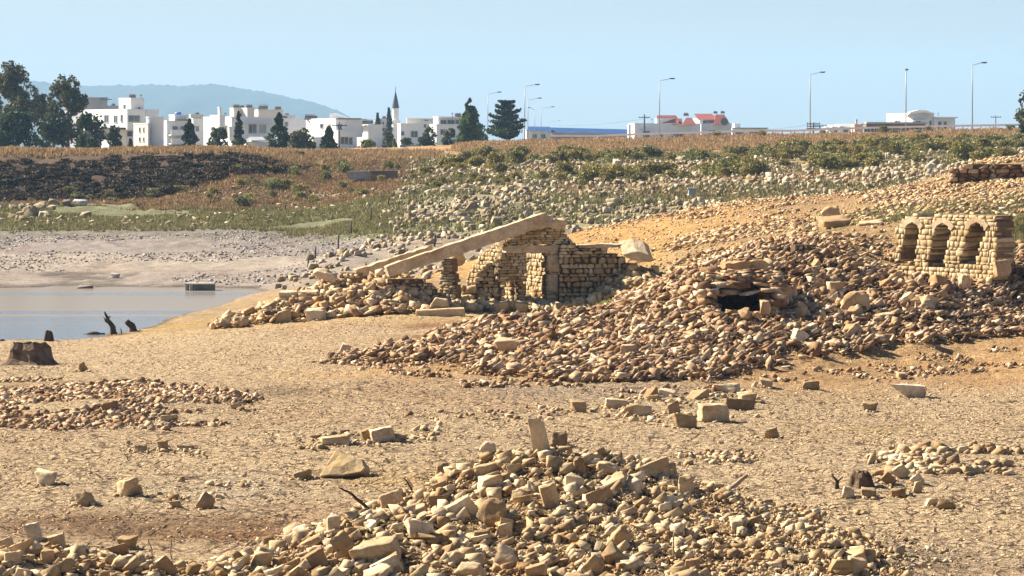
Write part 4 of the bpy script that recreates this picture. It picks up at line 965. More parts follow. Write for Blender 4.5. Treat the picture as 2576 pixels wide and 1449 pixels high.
# ------------------------------------------------------------------ pale boulders on the far slope: the largest as things
Z_BSL = [(990,232),(1010,262),(1040,290),(1250,330),(1500,320),(2700,300),(2700,185),(2000,180),(1600,178),(1250,178),(1050,165),(960,160),(830,143),(720,139.5),(700,142),(900,160),(1000,195)]
def boulder_field(n, zone, smin, smax, seed, label, group):
    rs = np.random.RandomState(seed); Q = clumpy(rs, n, zone, .08, .0)
    for px, Y in Q:
        L = smin+(smax-smin)*rs.rand()**1.6
        o = obj('limestone_boulder', det_mesh(('block', 'round')[rs.randint(2)], rs.randint(10), 'grey_stone'))
        o.scale = (L, L*.8, L*rs.uniform(.5, .85)); o.rotation_euler = (rs.normal(0, .25), rs.normal(0, .25), rs.uniform(0, 6.28))
        o.location = (wx(px, Y), Y, float(hpx(px, Y))+L*.18); tag(o, label, 'boulder', group)
boulder_field(190, [(1100,215),(1100,300),(1300,325),(2700,300),(2700,200),(1400,190)], .5, 1.15, 61, 'pale limestone boulder among the shrubs of the far right slope', 'pale boulders on the far right slope')
boulder_field(110, [(985,180),(1000,240),(1060,280),(1350,240),(1400,165),(1050,158)], .45, .85, 62, 'grey boulder on the slope directly behind the long slanting beam', 'grey boulders behind the slanting beam')
rubble_stuff('boulder_slope', 'countless pale boulders covering the slope behind the ruin', Z_BSL, 11000, .12, .60, ('block', 'slab', 'block'), 'grey_stone', 63, .4, .65, .2, .0, pw=1.8, clump=(0.12, -.08))
boulder_field(26, [(-100,216),(-100,238),(180,240),(230,222),(100,214)], .7, 1.3, 64, 'grey boulder in the pile at the left edge of the green far shore', 'grey boulders at the left edge of the far shore')
for x0, x1, y0, y1, lab in ((155,180,505,520,'left one of two squarish rocks above the green weeds'), (182,222,502,520,'right one of two squarish rocks above the green weeds'), (190,235,885-165,900-165,'dark low rock at the far waterline'), (278,302,698-10,712-10,'brown boulder on the far gravel beach')):
    stone(x0, x1, y0, y1, 'block', lab, mat='far_gravel', name='boulder', cat='boulder', Y=None)

rubble_stuff('boulder_slope', 'pale boulders on the middle of the far right slope', [(1500,218),(1500,268),(2650,268),(2650,205)], 2600, .15, .65, ('block', 'slab', 'block'), 'grey_stone', 66, .4, .65, .2, .0, pw=1.8)
rs = np.random.RandomState(77); cq = []
for (x_, y_, w_, mt_) in CHIPS:
    for i in range(14):
        a = rs.uniform(0, 6.28); d_ = w_*rs.uniform(.45, 1.0); cq.append((x_+d_*math.cos(a), y_+w_*.2+d_*.8*math.sin(a), min(w_*.35, rs.uniform(.02, .11))))
cq = np.array(cq); n = len(cq); zq = hpx(pxof(cq[:, 0], cq[:, 1]), cq[:, 1]); sz = cq[:, 2:3]*rs.uniform(.5, 1.2, (n, 3))*np.array([1.2, 1, .6])
tag(obj('stone_chips', merge('stone_chips', VAR['block']+VAR['shard'], np.stack([cq[:, 0], cq[:, 1], zq+sz[:, 2]*.2], -1), sz, rotm(rs.uniform(0, 6.28, n), rs.normal(0, .4, n), rs.uniform(0, 6.28, n)), 'mud_chip', rs=rs)), 'crumbled chips gathered round the feet of the loose stones', 'gravel', kind='stuff')
# ------------------------------------------------------------------ vegetation
def leaves(P, size, rs, aspect=1.0):
    n = len(P); a = rs.normal(size=(n, 3)); a /= np.linalg.norm(a, axis=1, keepdims=True)
    b_ = np.cross(a, rs.normal(size=(n, 3))); b_ /= np.linalg.norm(b_, axis=1, keepdims=True)
    s = (size*rs.uniform(.5, 1.3, n))[:, None]
    V = np.stack([P-a*s*.5-b_*s*.3*aspect, P+a*s*.1-b_*s*.5*aspect, P+a*s*.6, P-a*s*.1+b_*s*.5*aspect], 1).reshape(-1, 3)
    return V, np.arange(4*n).reshape(n, 4)
def n3(P, f, s):
    return (vn(P[:, 0]*f+P[:, 2]*f*.7, P[:, 1]*f+P[:, 2]*f*1.1, s)+vn(P[:, 0]*f*2.1-P[:, 2]*f, P[:, 2]*f*2.3+P[:, 1]*f, s+5)*.6)
def crown_pts(kind, h, w, n, rs, seed):
    """points in a crown h tall and w wide, base at z=0"""
    if kind in ('cypress', 'cone'):
        t = rs.rand(int(n*1.6))**.85; prof = (1-t)**(.75 if kind == 'cone' else .9)*np.minimum(1, t*7+.35)
        r = w/2*prof*np.sqrt(rs.uniform(.12, 1, len(t))); a = rs.uniform(0, 6.28, len(t))
        r = r*(1+.85*np.array(vn(a*1.6, t*9, seed))*2)
        P = np.stack([r*np.cos(a), r*np.sin(a), t*h], -1)
        P = P[n3(P, 3.0/max(w, 1), seed) > -.22]
    elif kind == 'cedar':
        t = rs.rand(int(n*1.6)); tier = np.floor(t*7)/7+.07; a = rs.uniform(0, 6.28, len(t))
        br = .55+.9*np.array([((int(x*9/6.28)*7+int(y*7)*5) % 11)/11. for x, y in zip(a, t)])
        r = w/2*(1-tier*.72)*br*np.sqrt(rs.rand(len(t))); z = tier*h+r*.38+rs.normal(0, h*.018, len(t))
        P = np.stack([r*np.cos(a), r*np.sin(a), np.minimum(z, h)], -1)
        P2 = np.stack([rs.normal(0, w*.03, n//12), rs.normal(0, w*.03, n//12), rs.uniform(.6, 1.0, n//12)*h], -1); P = np.vstack([P, P2])
    else:
        nb = 5 if kind == 'shrub' else (11 if kind == 'round' else 18); B = []
        for i in range(nb):
            zt = rs.uniform(.08 if kind in ('euc', 'round') else .2, .88); wd = {'shrub': math.sqrt(max(.02, 1-zt*zt)), 'round': math.sin(math.pi*min(.98, zt*.8+.18)), 'euc': .45+.55*math.sin(math.pi*min(.97, zt*.9+.1))*(1-.35*zt)}[kind]
            rr = w*(.24 if kind == 'euc' else .30)*rs.uniform(.75, 1.25); a = rs.uniform(0, 6.28); d = max(0, w/2*wd-rr*.6)*rs.uniform(.3, 1)
            B.append((d*math.cos(a), d*math.sin(a), zt*h, rr, rr*rs.uniform(.7, 1.1)*(1.3 if kind == 'euc' else (.75 if kind == 'shrub' else .9))))
        B.append((0, 0, h*.80, w*.22, h*.20)); P = []
        for (x, y, z, r, rz) in B:
            m_ = int(n*1.5/len(B)); q = rs.normal(size=(m_, 3)); q /= np.linalg.norm(q, axis=1, keepdims=True); q *= (rs.uniform(.15, 1, m_)**.45)[:, None]
            P.append(q*np.array([r, r, rz])+np.array([x, y, z]))
        P = np.vstack(P); P = P[(P[:, 2] > 0.02*h) & (P[:, 2] < h*1.03)]
        P = P[n3(P, 2.2/max(w*.35, .5), seed) > (-.2 if kind == 'shrub' else .02)]
    return P
def plant(name, kind, px, py_base, py_top, wpx, Y, mat, label, cat, n=3000, leaf=.35, trunk=True, group=None, clear=.12, seed=None):
    seed = seed or int(px*7+Y); rs = np.random.RandomState(seed)
    x = wx(px, Y); z0 = hxy(x, Y)
    z0 = min(z0, wz(py_base, Y)+.1); h = wz(py_top, Y)-z0; w = wpx*Y/F
    e = empty(name, (x, Y, z0)); tag(e, label, cat, group)
    P = crown_pts(kind, h*(1-clear), w, n, rs, seed); P[:, 2] += h*clear
    V, Fc = leaves(P, leaf, rs); obj('crown', mesh_np('crown', V, Fc, M[mat]), e)
    if trunk:
        mb = MB(); r = max(.07, h*.018); lean = rs.uniform(-.3, .3)
        mb.tube([(0, 0, -.3), (lean*.2, 0, h*.25), (lean*.5, .1, h*.55), (lean*.6, 0, h*.9)], [r*1.3, r, r*.65, r*.15], 7)
        if kind in ('euc', 'round', 'cedar'):
            for i in range(7):
                a = rs.uniform(0, 6.28); t = rs.uniform(.25, .6); d = w*.32
                mb.tube([(lean*.3, 0, h*t), (d*.5*math.cos(a), d*.5*math.sin(a), h*(t+.12)), (d*math.cos(a), d*math.sin(a), h*min(.92, t+.3))], [r*.5, r*.35, r*.1], 5)
        mb.build('trunk', M['trunk'], e, smooth=True)
    return e
TR = [
 ('eucalyptus_tree','euc',44,378,160,135,430,'leaf_euc','tallest eucalyptus at the left edge of the photo',14000,.34),
 ('eucalyptus_tree','euc',-30,378,185,90,440,'leaf_euc','eucalyptus cut off by the left picture edge',5000,.42),
 ('eucalyptus_tree','euc',172,378,192,128,420,'leaf_euc','second tall eucalyptus, left of the white flats',13000,.34),
 ('eucalyptus_tree','euc',108,378,235,75,445,'leaf_euc','shorter eucalyptus filling the gap between the two tall ones',5000,.42),
 ('broadleaf_tree','round',40,380,285,140,410,'leaf_dark','dark bushy tree under the tallest eucalyptus',8000,.4),
 ('broadleaf_tree','round',135,380,300,90,412,'leaf_dark','dark bushy tree between the eucalyptus trunks',3500,.4),
 ('broadleaf_tree','round',225,380,285,95,408,'leaf_dark','dark bushy tree right of the second eucalyptus',4000,.4),
 ('broadleaf_tree','round',288,381,318,44,405,'leaf_dark','ragged dark tree before the ground floor of the white flats',1800,.35),
 ('shrub_tree','cone',328,386,350,17,380,'leaf_euc','thin dark bush standing alone before the cream house',500,.3),
 ('cypress','cone',477,382,300,46,420,'leaf_dark','broad dark cypress right of the round tower',4500,.3),
 ('broadleaf_tree','round',550,384,322,58,430,'leaf_euc','low rounded olive green tree left of the slim cypress',3000,.35),
 ('cypress','cypress',600,385,281,34,425,'leaf_dark','tall slim cypress before the shaded white house',3600,.28),
 ('cypress','cone',702,390,284,64,420,'leaf_dark','wide ragged conifer between two white houses',5200,.3),
 ('broadleaf_tree','round',762,390,322,72,415,'leaf_euc','large rounded grey green tree right of the ragged conifer',4500,.35),
 ('cypress','cone',828,391,318,48,410,'leaf_dark','dark pointed conifer beside the utility pole',3200,.3),
 ('cypress','cypress',950,350,285,32,640,'leaf_dark','dark cypress clump left of the minaret',1700,.45),
 ('cypress','cypress',978,340,272,30,650,'leaf_dark','taller spiky cypress directly beside the minaret',1700,.45),
 ('broadleaf_tree','round',975,384,330,44,500,'leaf_euc','grey green tree below the minaret',2200,.35),
 ('shrub_tree','cypress',992,395,350,22,440,'leaf_pale','small yellow green tree below the minaret',1100,.28),
 ('broadleaf_tree','round',1077,388,316,50,470,'leaf_dark','dark green tree before the corner of the white villa',2800,.35),
 ('broadleaf_tree','round',1132,384,322,44,460,'leaf_euc','dull green tree left of the bright green pine',2200,.35),
 ('broadleaf_tree','round',1024,372,348,36,520,'leaf_dark','low dark bush before the white house right of the minaret',900,.35),
 ('broadleaf_tree','round',925,388,352,46,440,'leaf_pale','pale yellow green bush right of the three storey house',1500,.32),
 ('pine_tree','cone',1182,382,248,76,445,'leaf_green','bright green pointed pine at the centre left of the skyline',6500,.32),
 ('cedar_tree','cedar',1274,358,254,100,480,'leaf_dark','dark spreading cedar between the first two street lamps',8000,.32),
 ('eucalyptus_tree','euc',2590,332,225,84,330,'leaf_euc','green tree cut off by the right picture edge',5000,.28),
 ('shrub_tree','shrub',750,408,383,44,300,'leaf_dark','round dark shrub at the right end of the dark bank',900,.25),
 ('broadleaf_tree','round',1205,345,318,40,640,'leaf_green','small green tree behind the pine',900,.4),
]
for nm, kd, px, pb, pt, wp, Y, mt, lab, n, lf in TR:
    plant(nm, kd, px, pb, pt, wp, Y, mt, lab, 'shrub' if 'shrub' in nm else 'tree', n, lf, clear=(.06 if kd == 'euc' else .01))

def shrub_proto(i, mat, n=520):
    rs = np.random.RandomState(900+i); P = crown_pts('shrub', 1.0, 1.6, n, rs, 900+i)
    V, Fc = leaves(P, .115, rs); return mesh_np('crown', V, Fc, M[mat])
SH = [shrub_proto(i, 'leaf_shrub', 900) for i in range(6)]; SHP = [shrub_proto(i+10, 'leaf_pale') for i in range(3)]
stemb = MB()
for i in range(5):
    a = i*1.26; stemb.tube([(0, 0, -.1), (.25*math.cos(a), .25*math.sin(a), .35), (.5*math.cos(a), .5*math.sin(a), .7)], [.03, .02, .008], 5)
STEM = stemb.mesh('stem', M['trunk'])
def shrubs(n, zone, smin, smax, seed, label, group, protos, clump=(0.035, -0.02)):
    rs = np.random.RandomState(seed); Q = clumpy(rs, n, zone, *clump)
    for px, Y in Q:
        s = rs.uniform(smin, smax); x = wx(px, Y)
        e = empty('shrub', (x, Y, float(hpx(px, Y))-.08), rs.uniform(0, 6.28)); e.scale = (s, s, s*rs.uniform(.75, 1.05)); tag(e, label, 'shrub', group)
        obj('foliage', protos[rs.randint(len(protos))], e); obj('stem', STEM, e)
shrubs(270, [(1090,245),(1130,290),(1200,325),(1500,335),(1900,345),(2400,345),(2700,335),(2700,225),(2100,228),(1700,235),(1300,240)], .95, 1.75, 71, 'olive green shrub in the long belt below the road embankment', 'shrubs in the belt below the road', SH+SHP[:1], (0.05, -0.12))
shrubs(46, [(1010,215),(1050,270),(1700,240),(2450,245),(2450,210),(1700,205),(1300,205)], .6, 1.1, 72, 'low green shrub among the pale boulders of the slope', 'shrubs among the pale boulders', SH+SHP[:1])
shrubs(34, [(2150,215),(2150,300),(2650,300),(2650,190)], .9, 1.6, 73, 'olive green shrub on the slope behind the upper right wall remnant', 'shrubs behind the upper right wall', SH)
shrubs(26, [(150,246),(150,256),(450,258),(900,256),(900,243)], .6, 1.1, 74, 'dull green bush along the foot of the left bank', 'bushes at the foot of the left bank', SH+SHP)
shrubs(22, [(300,247),(420,256),(700,270),(980,290),(980,245),(600,240)], .6, 1.2, 78, 'olive or brown bush on the slope between the left bank and the boulders', 'bushes on the slope beside the left bank', SH+SHP)
shrubs(9, [(1750,420),(1750,436),(2600,436),(2600,420)], .9, 1.5, 75, 'dark small bush beside the guard rail', 'bushes beside the guard rail', SH)

def tufts(name, label, zone, n, hmin, hmax, mat, seed, clump=None, cat='grass', spread=.5, blades=4):
    rs = np.random.RandomState(seed); Q = sample_zone(rs, n, zone) if clump is None else clumpy(rs, n, zone, *clump)
    n = len(Q); px, Y = Q[:, 0], Q[:, 1]; x = (px-1288)*Y/F; z = hpx(px, Y); Vs = []
    for i in range(blades):
        h = rs.uniform(hmin, hmax, n); a = rs.uniform(0, 6.28, n); o = rs.normal(0, spread*.4, (n, 2))*h[:, None]; w = h*.22
        bx = x+o[:, 0]; by = Y+o[:, 1]; dx = np.cos(a)*w; dy = np.sin(a)*w; l = rs.normal(0, spread*.6, (n, 2))*h[:, None]
        Vs.append(np.stack([np.stack([bx-dx, by-dy, z-.03], -1), np.stack([bx+dx, by+dy, z-.03], -1), np.stack([bx+l[:, 0], by+l[:, 1], z+h], -1)], 1).reshape(-1, 3))
    V = np.vstack(Vs); return tag(obj(name, mesh_np(name, V, np.arange(len(V)).reshape(-1, 3), M[mat])), label, cat, kind='stuff')
rs = np.random.RandomState(81); Q = sample_zone(rs, 900, [(-400,251),(-400,277),(650,277),(760,276),(740,268),(560,258),(380,252)]); VV = []
for px_, Y_ in Q:
    w_ = rs.uniform(.9, 2.4); hb = w_*rs.uniform(.25, .5)*(1.0 if Y_ < 268 else .6); P = crown_pts('shrub', hb, w_, 300, rs, rs.randint(9999)); P += np.array([wx(px_, Y_), Y_, float(hpx(px_, Y_))-.15]); VV.append(leaves(P, .16, rs)[0])
VV = np.vstack(VV); tag(obj('scrub', mesh_np('scrub', VV, np.arange(len(VV)).reshape(-1, 4), M['leaf_scrub'])), 'dark dense scrub covering the shaded bank on the left', 'scrub', kind='stuff')
tufts('grass', 'green weeds on the flat far shore', [(-400,206),(-400,240),(1000,240),(1000,185),(600,205)], 34000, .08, .26, 'grass_green', 82, clump=(0.07, -0.3))
tufts('dry_grass', 'sunlit dry grass on top of the left bank', [(-400,279),(-400,330),(1100,345),(1050,300),(750,283)], 22000, .2, .5, 'grass_dry', 83)
tufts('dry_weeds', 'brown dry weeds on the slope between bank and boulders', [(600,250),(660,290),(1050,320),(1020,255),(900,244)], 15000, .08, .32, 'grass_brown', 84, clump=(0.08, -.2))
tufts('dry_weeds', 'brown and tan weeds between the left bank and the green strip', [(-200,238),(-200,256),(350,260),(700,268),(1000,262),(1000,232),(500,236)], 16000, .08, .34, 'grass_brown', 91, clump=(0.09, -.2))
tufts('dry_grass', 'orange dry grass along the road embankment', [(1150,345),(1150,434),(2900,434),(2900,345)], 34000, .2, .6, 'grass_dry', 85)
tufts('weeds', 'green and yellow weeds between the pale boulders', [(990,180),(1040,300),(1200,340),(2900,340),(2900,185),(1500,180)], 30000, .12, .42, 'grass_green', 86, clump=(0.06, -0.1))
tufts('dry_weeds', 'tan weeds on the middle of the far right slope', [(1400,205),(1400,275),(2700,275),(2700,195)], 12000, .08, .3, 'grass_brown', 90)
tufts('grass', 'green grass strip behind the arched wall', [(2050,109),(2050,116),(2400,115),(2900,112),(2900,103),(2400,104.5)], 12000, .04, .14, 'grass_green', 87)
tufts('grass', 'fresh green plants beside the right end of the arched wall', [(2530,96.5),(2530,104),(2900,104),(2900,96)], 3500, .06, .2, 'grass_green', 88)
tufts('weeds', 'thin weeds in the ground right of the ruined house', [(1440,99),(1440,106),(1600,112),(1640,103)], 1600, .04, .14, 'leaf_pale', 89, clump=(0.8, 0.05))

# ------------------------------------------------------------------ dead wood
def branch(name, pts, rads, mat, label, Y=None, cat='branch', twigs=()):
    mb = MB()
    g = ground(pts[0][0], pts[0][1], 34); Yb = Y or g.y; k = Yb/F
    P = [Vector((wx(p[0], Yb), Yb+(p[2] if len(p) > 2 else 0), wz(p[1], Yb))) for p in pts]; P[0].z -= .05
    def dense(P):
        Q = []
        for i in range(len(P)-1):
            for t in (0, .33, .66): q = P[i].lerp(P[i+1], t); Q.append(q+Vector((mnoise.noise(q*5), 0, mnoise.noise(q*5+Vector((5, 0, 0)))))*.04*(1 if (i or t) else 0))
        return Q+[P[-1]]
    D = dense(P); R = [rads[0]+(rads[1]-rads[0])*i/(len(D)-1) for i in range(len(D))]; mb.tube(D, R, 7)
    for tw in twigs:
        T = dense([Vector((wx(p[0], Yb), Yb, wz(p[1], Yb))) for p in tw]); mb.tube(T, [rads[0]*.45*(1-.8*i/(len(T)-1)) for i in range(len(T))], 5)
    return tag(mb.build(name, M[mat], smooth=True), label, cat)
branch('dead_branch', [(288,840),(282,820),(270,803),(263,784)], (.14, .03), 'brown_wood', 'forked dead branch standing in the shallows', cat='branch', twigs=[[(276,812),(267,810),(260,798)],[(284,826),(292,822)],[(270,800),(278,795)]])
branch('dead_branch', [(338,834),(330,820),(318,807)], (.16, .10), 'brown_wood', 'short thick dead stub right of the forked branch')
branch('dead_twig', [(306,838),(304,826)], (.03, .01), 'brown_wood', 'tiny twig between the forked branch and the stub', twigs=[[(305,832),(300,828)]])
branch('dead_branch', [(940,1290),(905,1258),(878,1240),(852,1226)], (.035, .012), 'brown_wood', 'long dark branch sticking out of the left mound flank', twigs=[[(918,1285),(900,1275),(885,1268)],[(905,1258),(925,1262)]])
branch('dead_twig', [(1053,1243),(1035,1232),(1022,1215),(1014,1203)], (.02, .008), 'brown_wood', 'thin curved dark twig right of the long dark branch')
branch('dead_branch', [(1818,1240),(1840,1225),(1862,1210),(1882,1196)], (.05, .03), 'pale_wood', 'pale bleached stick rising to the right of the mound')
branch('dead_twig', [(1697,1405),(1694,1372),(1696,1340)], (.016, .010), 'pale_wood', 'pale upright stick in the lower right of the mound')
branch('dead_twig', [(384,1412),(380,1385),(373,1352)], (.014, .008), 'pale_wood', 'left one of two thin stalks rising from the bottom left pile')
branch('dead_twig', [(433,1408),(430,1380),(428,1352)], (.014, .008), 'pale_wood', 'right one of two thin stalks rising from the bottom left pile')
branch('dead_twig', [(1514,1268),(1517,1245),(1518,1228)], (.012, .008), 'pale_wood', 'short stalk beside the small smooth cobble')
branch('dead_twig', [(1576,1272),(1570,1250),(1562,1228)], (.012, .007), 'pale_wood', 'leaning stalk behind the flat topped boulder')
branch('dead_twig', [(2108,1230),(2103,1210),(2092,1192)], (.05, .01), 'brown_wood', 'dark red twig left of the right stump', twigs=[[(2106,1215),(2120,1198)]])
branch('dead_twig', [(325,1160),(318,1148),(308,1142)], (.012, .004), 'brown_wood', 'small forked twig on the left mud', twigs=[[(320,1155),(330,1145),(338,1142)]])
branch('dead_twig', [(1868,1140),(1850,1130),(1835,1126)], (.015, .006), 'brown_wood', 'dark twig above the small rubble right of the mound')
def stump(px, py, wpx, hpx_, label, mat='brown_wood', seed=0, roots=True):
    g = ground(px, py, 34); k = g.y/F; r = wpx*k/2; h = hpx_*k; bm = bmesh.new(); seg = 28; rings = []
    for j in range(9):
        t = j/8.0 if j < 7 else (1.0 if j == 7 else .55); ring = []
        for i in range(seg):
            a = 6.2832*i/seg; rr = r*(1.12-.22*min(1, t*1.5)+(.28*max(0, .3-t)/.3))*(1+.14*math.sin(a*5+seed)*(1-.5*t)+.22*mnoise.noise(Vector((math.cos(a)*1.5, math.sin(a)*1.5, t*1.2+seed))))
            z = h*t
            if j == 7: rr *= .72
            if j == 8: rr *= .5
            if j >= 6: z += h*.22*mnoise.noise(Vector((math.cos(a)*2, math.sin(a)*2, seed+3)))
            ring.append(bm.verts.new((rr*math.cos(a), rr*math.sin(a), z-.04)))
        rings.append(ring)
    for j in range(8):
        for i in range(seg): bm.faces.new((rings[j][i], rings[j][(i+1) % seg], rings[j+1][(i+1) % seg], rings[j+1][i]))
    bm.faces.new(rings[-1]); bmesh.ops.recalc_face_normals(bm, faces=bm.faces)
    me = bpy.data.meshes.new('tree_stump'); bm.to_mesh(me); bm.free(); me.materials.append(M[mat])
    return tag(obj('tree_stump', me, None, (g.x, g.y+r*.5, g.z-.03)), label, 'tree stump')
M['stump_wood'] = stone_mat('weathered stump', (0.16, 0.10, 0.06), (0.20, 0.13, 0.08), (0.24, 0.16, 0.10), (0.08, 0.05, 0.035), 9, 1.0, .05)
stump(66, 918, 112, 60, 'big broken tree stump near the left edge of the shore', 'stump_wood', 1)
stump(122, 858, 22, 30, 'small upright stump at the waterline', 'brown_wood', 2)
stump(4, 858, 16, 9, 'stub of wood at the waterline cut by the left edge', 'brown_wood', 3)
stump(2166, 1229, 62, 50, 'hollow dark stump in the right stone cluster', 'stump_wood', 4)
branch('driftwood_log', [(212,845),(235,840),(264,842)], (.14, .07), 'brown_wood', 'dark log lying flat at the waterline', cat='log')
# bottle
g = ground(2262, 1160, 34); mb = MB(); k = g.y/F
mb.tube([(-.2, 0, 0), (-.19, 0, 0), (.04, 0, .01), (.07, 0, .01), (.17, 0, .02), (.2, 0, .02)], [.045, .06, .06, .03, .025, .022], 12)
o = mb.build('bottle', M['bottle'], None, True, (g.x, g.y, g.z+.055)); tag(o, 'pale plastic bottle lying on the mud above the stump cluster', 'bottle')

# ------------------------------------------------------------------ fence posts and concrete trough
for i, (px, pt, pb) in enumerate(((1037,415,440),(1013,444,464),(990,474,497),(977,497,517),(933,521,558),(883,556,588),(851,587,624),(793,619,650),(775,648,672),(1093,590,620),(718,510,530))):
    g = ground(px, pb, 130); h = (pb-pt)*g.y/F; mb = MB(); mb.tube([(0, 0, -.2), (.01, 0, h*.5), (.03, 0, h)], [.055, .05, .045], 7)
    names = ('topmost, beside the bush', 'second from the top', 'third from the top', 'fourth from the top', 'thicker, with a knob on it', 'standing in green weeds', 'at the edge of the pale gravel', 'near the water side of the gravel', 'lowest of the line', 'apart from the line, behind the long beam', 'small, on the brown slope at left')
    o = mb.build('fence_post', M['darkpole'], None, True, (g.x, g.y, g.z)); tag(o, 'thin dark post '+names[i], 'fence post', 'posts running down the far shore')
e = empty('concrete_trough', (wx(504, 140.5), 140.5, -1.25)); tag(e, 'concrete box with an open left end standing in the water', 'concrete box')
k = 140.5/F
mb = MB(); mb.box(-36*k, -30*k, -.3, .3, 0, 17*k); mb.box(-12*k-.25, -12*k-.1, -.3, .3, 0, 17*k); mb.box(-37*k, 36*k, -.35, .35, 17*k, 17*k+.07); mb.build('frame', M['concrete'], e)
mb = MB(); mb.box(-14*k, 36*k, -.22, .3, -.1, 17*k-.005); mb.build('basin', plain_mat('algae concrete', (0.26, 0.27, 0.2), .9, .3, 3), e)

# ------------------------------------------------------------------ street lamps, poles, guard rail
def lamp(px, ybase, ytop, pxhead, yhead, label, hgt=10.0):
    Y = F*hgt/(ybase-ytop); Y = min(Y, 1500); x = wx(px, Y); z0 = wz(ybase, Y); zt = wz(ytop, Y)
    e = empty('street_lamp', (x, Y, z0)); tag(e, label, 'street lamp', 'street lamps along the road')
    h = zt-z0; dx = wx(pxhead, Y)-x; dz = wz(yhead, Y)-zt; sgn = 1 if dx > 0 else -1
    r = .085 if Y < 600 else .075
    mb = MB(); mb.tube([(0, 0, -1.5), (0, 0, h*.5), (0.02, 0, h-.15)], [r*1.25, r, r*.7], 8); mb.build('pole', M['metal'], e, True)
    mb = MB(); mb.tube([(0.02, 0, h-.2), (sgn*.12, 0, h), (dx-sgn*.6, 0, h+dz)], [r*.6, r*.6, r*.45], 7); mb.build('arm', M['metal'], e, True)
    mb = MB(); mb.prism([(dx-sgn*.75, -.14, h+dz-.06), (dx-sgn*.1, -.2, h+dz-.10), (dx+sgn*.12, -.08, h+dz-.02), (dx+sgn*.12, .08, h+dz-.02), (dx-sgn*.1, .2, h+dz-.10), (dx-sgn*.75, .14, h+dz-.06)], (0, 0, .18)); mb.build('lamp_head', M['darkpole'], e)
for a in ((1227,357,237,1260,232,'street lamp left of the dark cedar'), (1320,357,217,1356,213,'taller street lamp at the right side of the dark cedar'), (1328,357,252,1361,247,'middle sized lamp just right of the taller cedar lamp',9), (1345,357,276,1328,271,'lamp with its arm pointing left, near the dark cedar',8.5),
          (1361,357,273,1394,269,'short lamp right of the left pointing one',8.5), (1379,345,307,1409,303,'smallest and farthest street lamp',8.5), (1659,354,203,1696,198,'lamp standing in front of the red roofed villas'), (2038,338,187,2074,182,'lamp beside the dark utility poles right of centre'), (2446,328,163,2481,158,'rightmost street lamp, nearest the right edge')):
    lamp(*a)
Y = 455; e = empty('street_lamp', (wx(2279, Y), Y, wz(334, Y))); tag(e, 'bare pole lamp seen end on before the brown building', 'street lamp', 'street lamps along the road')
h = wz(175, Y)-wz(334, Y); mb = MB(); mb.tube([(0, 0, -1.5), (0, 0, h*.5), (0, 0, h)], [.11, .09, .07], 8); mb.build('pole', M['metal'], e, True)
mb = MB(); mb.box(-.12, .3, -.7, .1, h-.12, h+.1); mb.build('lamp_head', M['darkpole'], e)
def upole(px, yb, yt, Y, label, bars=1, r=.13):
    z0 = wz(yb, Y); h = wz(yt, Y)-z0; e = empty('utility_pole', (wx(px, Y), Y, z0)); tag(e, label, 'utility pole')
    mb = MB(); mb.tube([(0, 0, -1), (0, 0, h)], [r*1.1, r*.8], 8); mb.build('pole', M['darkpole'], e, True)
    for i in range(bars):
        mb = MB(); zz = h*(.88-.2*i); mb.box(-1.1, 1.1, -r-.12, -r-.01, zz-.07, zz+.07)
        for s_ in (-.95, -.4, .4, .95): mb.tube([(s_, -r-.06, zz+.08), (s_, -r-.06, zz+.3)], [.05, .03], 6)
        mb.build('crossarm', M['darkpole'], e)
upole(1621, 352, 288, 560, 'dark wooden pole with one crossarm before the white villa', 1, .16)
upole(854, 390, 306, 430, 'thin pole with a crossarm beside the pointed conifer', 1, .09)
upole(2046, 338, 308, 470, 'short dark pole with several bars beside the lamp', 3, .12)
upole(2063, 338, 314, 480, 'lower bare pole right of the barred pole', 1, .08)
upole(2505, 330, 290, 600, 'slim pole right of the rightmost street lamp', 1, .10)
upole(252, 378, 338, 440, 'thin grey pole before the dark trees on the left', 1, .06)
# guard rail
e = empty('guard_rail', (wx(1900, 444), 444, wz(345, 444))); tag(e, 'long pale guard rail running along the top of the embankment', 'guard rail')
pts = [(1385,357.5),(1500,355),(1600,353),(1700,350.5),(1800,348),(1900,345.5),(2000,342),(2100,339),(2200,336),(2300,334),(2400,331.5),(2500,329.5),(2650,326)]
ex, ey, ez = e.location
mb = MB(); line = [Vector((wx(p, 441)-ex, 441-ey, max(wz(y, 441), hxy(wx(p, 441), 441)+.85)-ez)) for p, y in pts]
for i in range(len(line)-1):
    a, b_ = line[i], line[i+1]; mb.prism([a+Vector((0, -.04, -.17)), b_+Vector((0, -.04, -.17)), b_+Vector((0, .04, -.17)), a+Vector((0, .04, -.17))], (0, 0, .30))
mb.build('rail', M['white'], e)
mb = MB()
for i in range(len(line)-1):
    for t in np.linspace(0, .9, 5): q = line[i].lerp(line[i+1], t); mb.box(q.x-.07, q.x+.07, q.y+.05, q.y+.18, q.z-1.2, q.z+.05)
o = mb.build('rail_posts', M['metal'], e)
# power lines (thin)
mb = MB()
A = at(1629, 298, 560); B = at(1380, 312, 1300); mb.tube([A.lerp(B, t)-Vector((0, 0, 2.0*4*t*(1-t)*.5)) for t in np.linspace(0, 1, 12)], .03, 4)
A = at(2046, 312, 470); B = at(1640, 298, 560); mb.tube([A.lerp(B, t)-Vector((0, 0, 1.6*4*t*(1-t))) for t in np.linspace(0, 1, 16)], .025, 4)
tag(mb.build('power_line', M['darkpole']), 'thin sagging power line strung between the dark poles', 'power line')

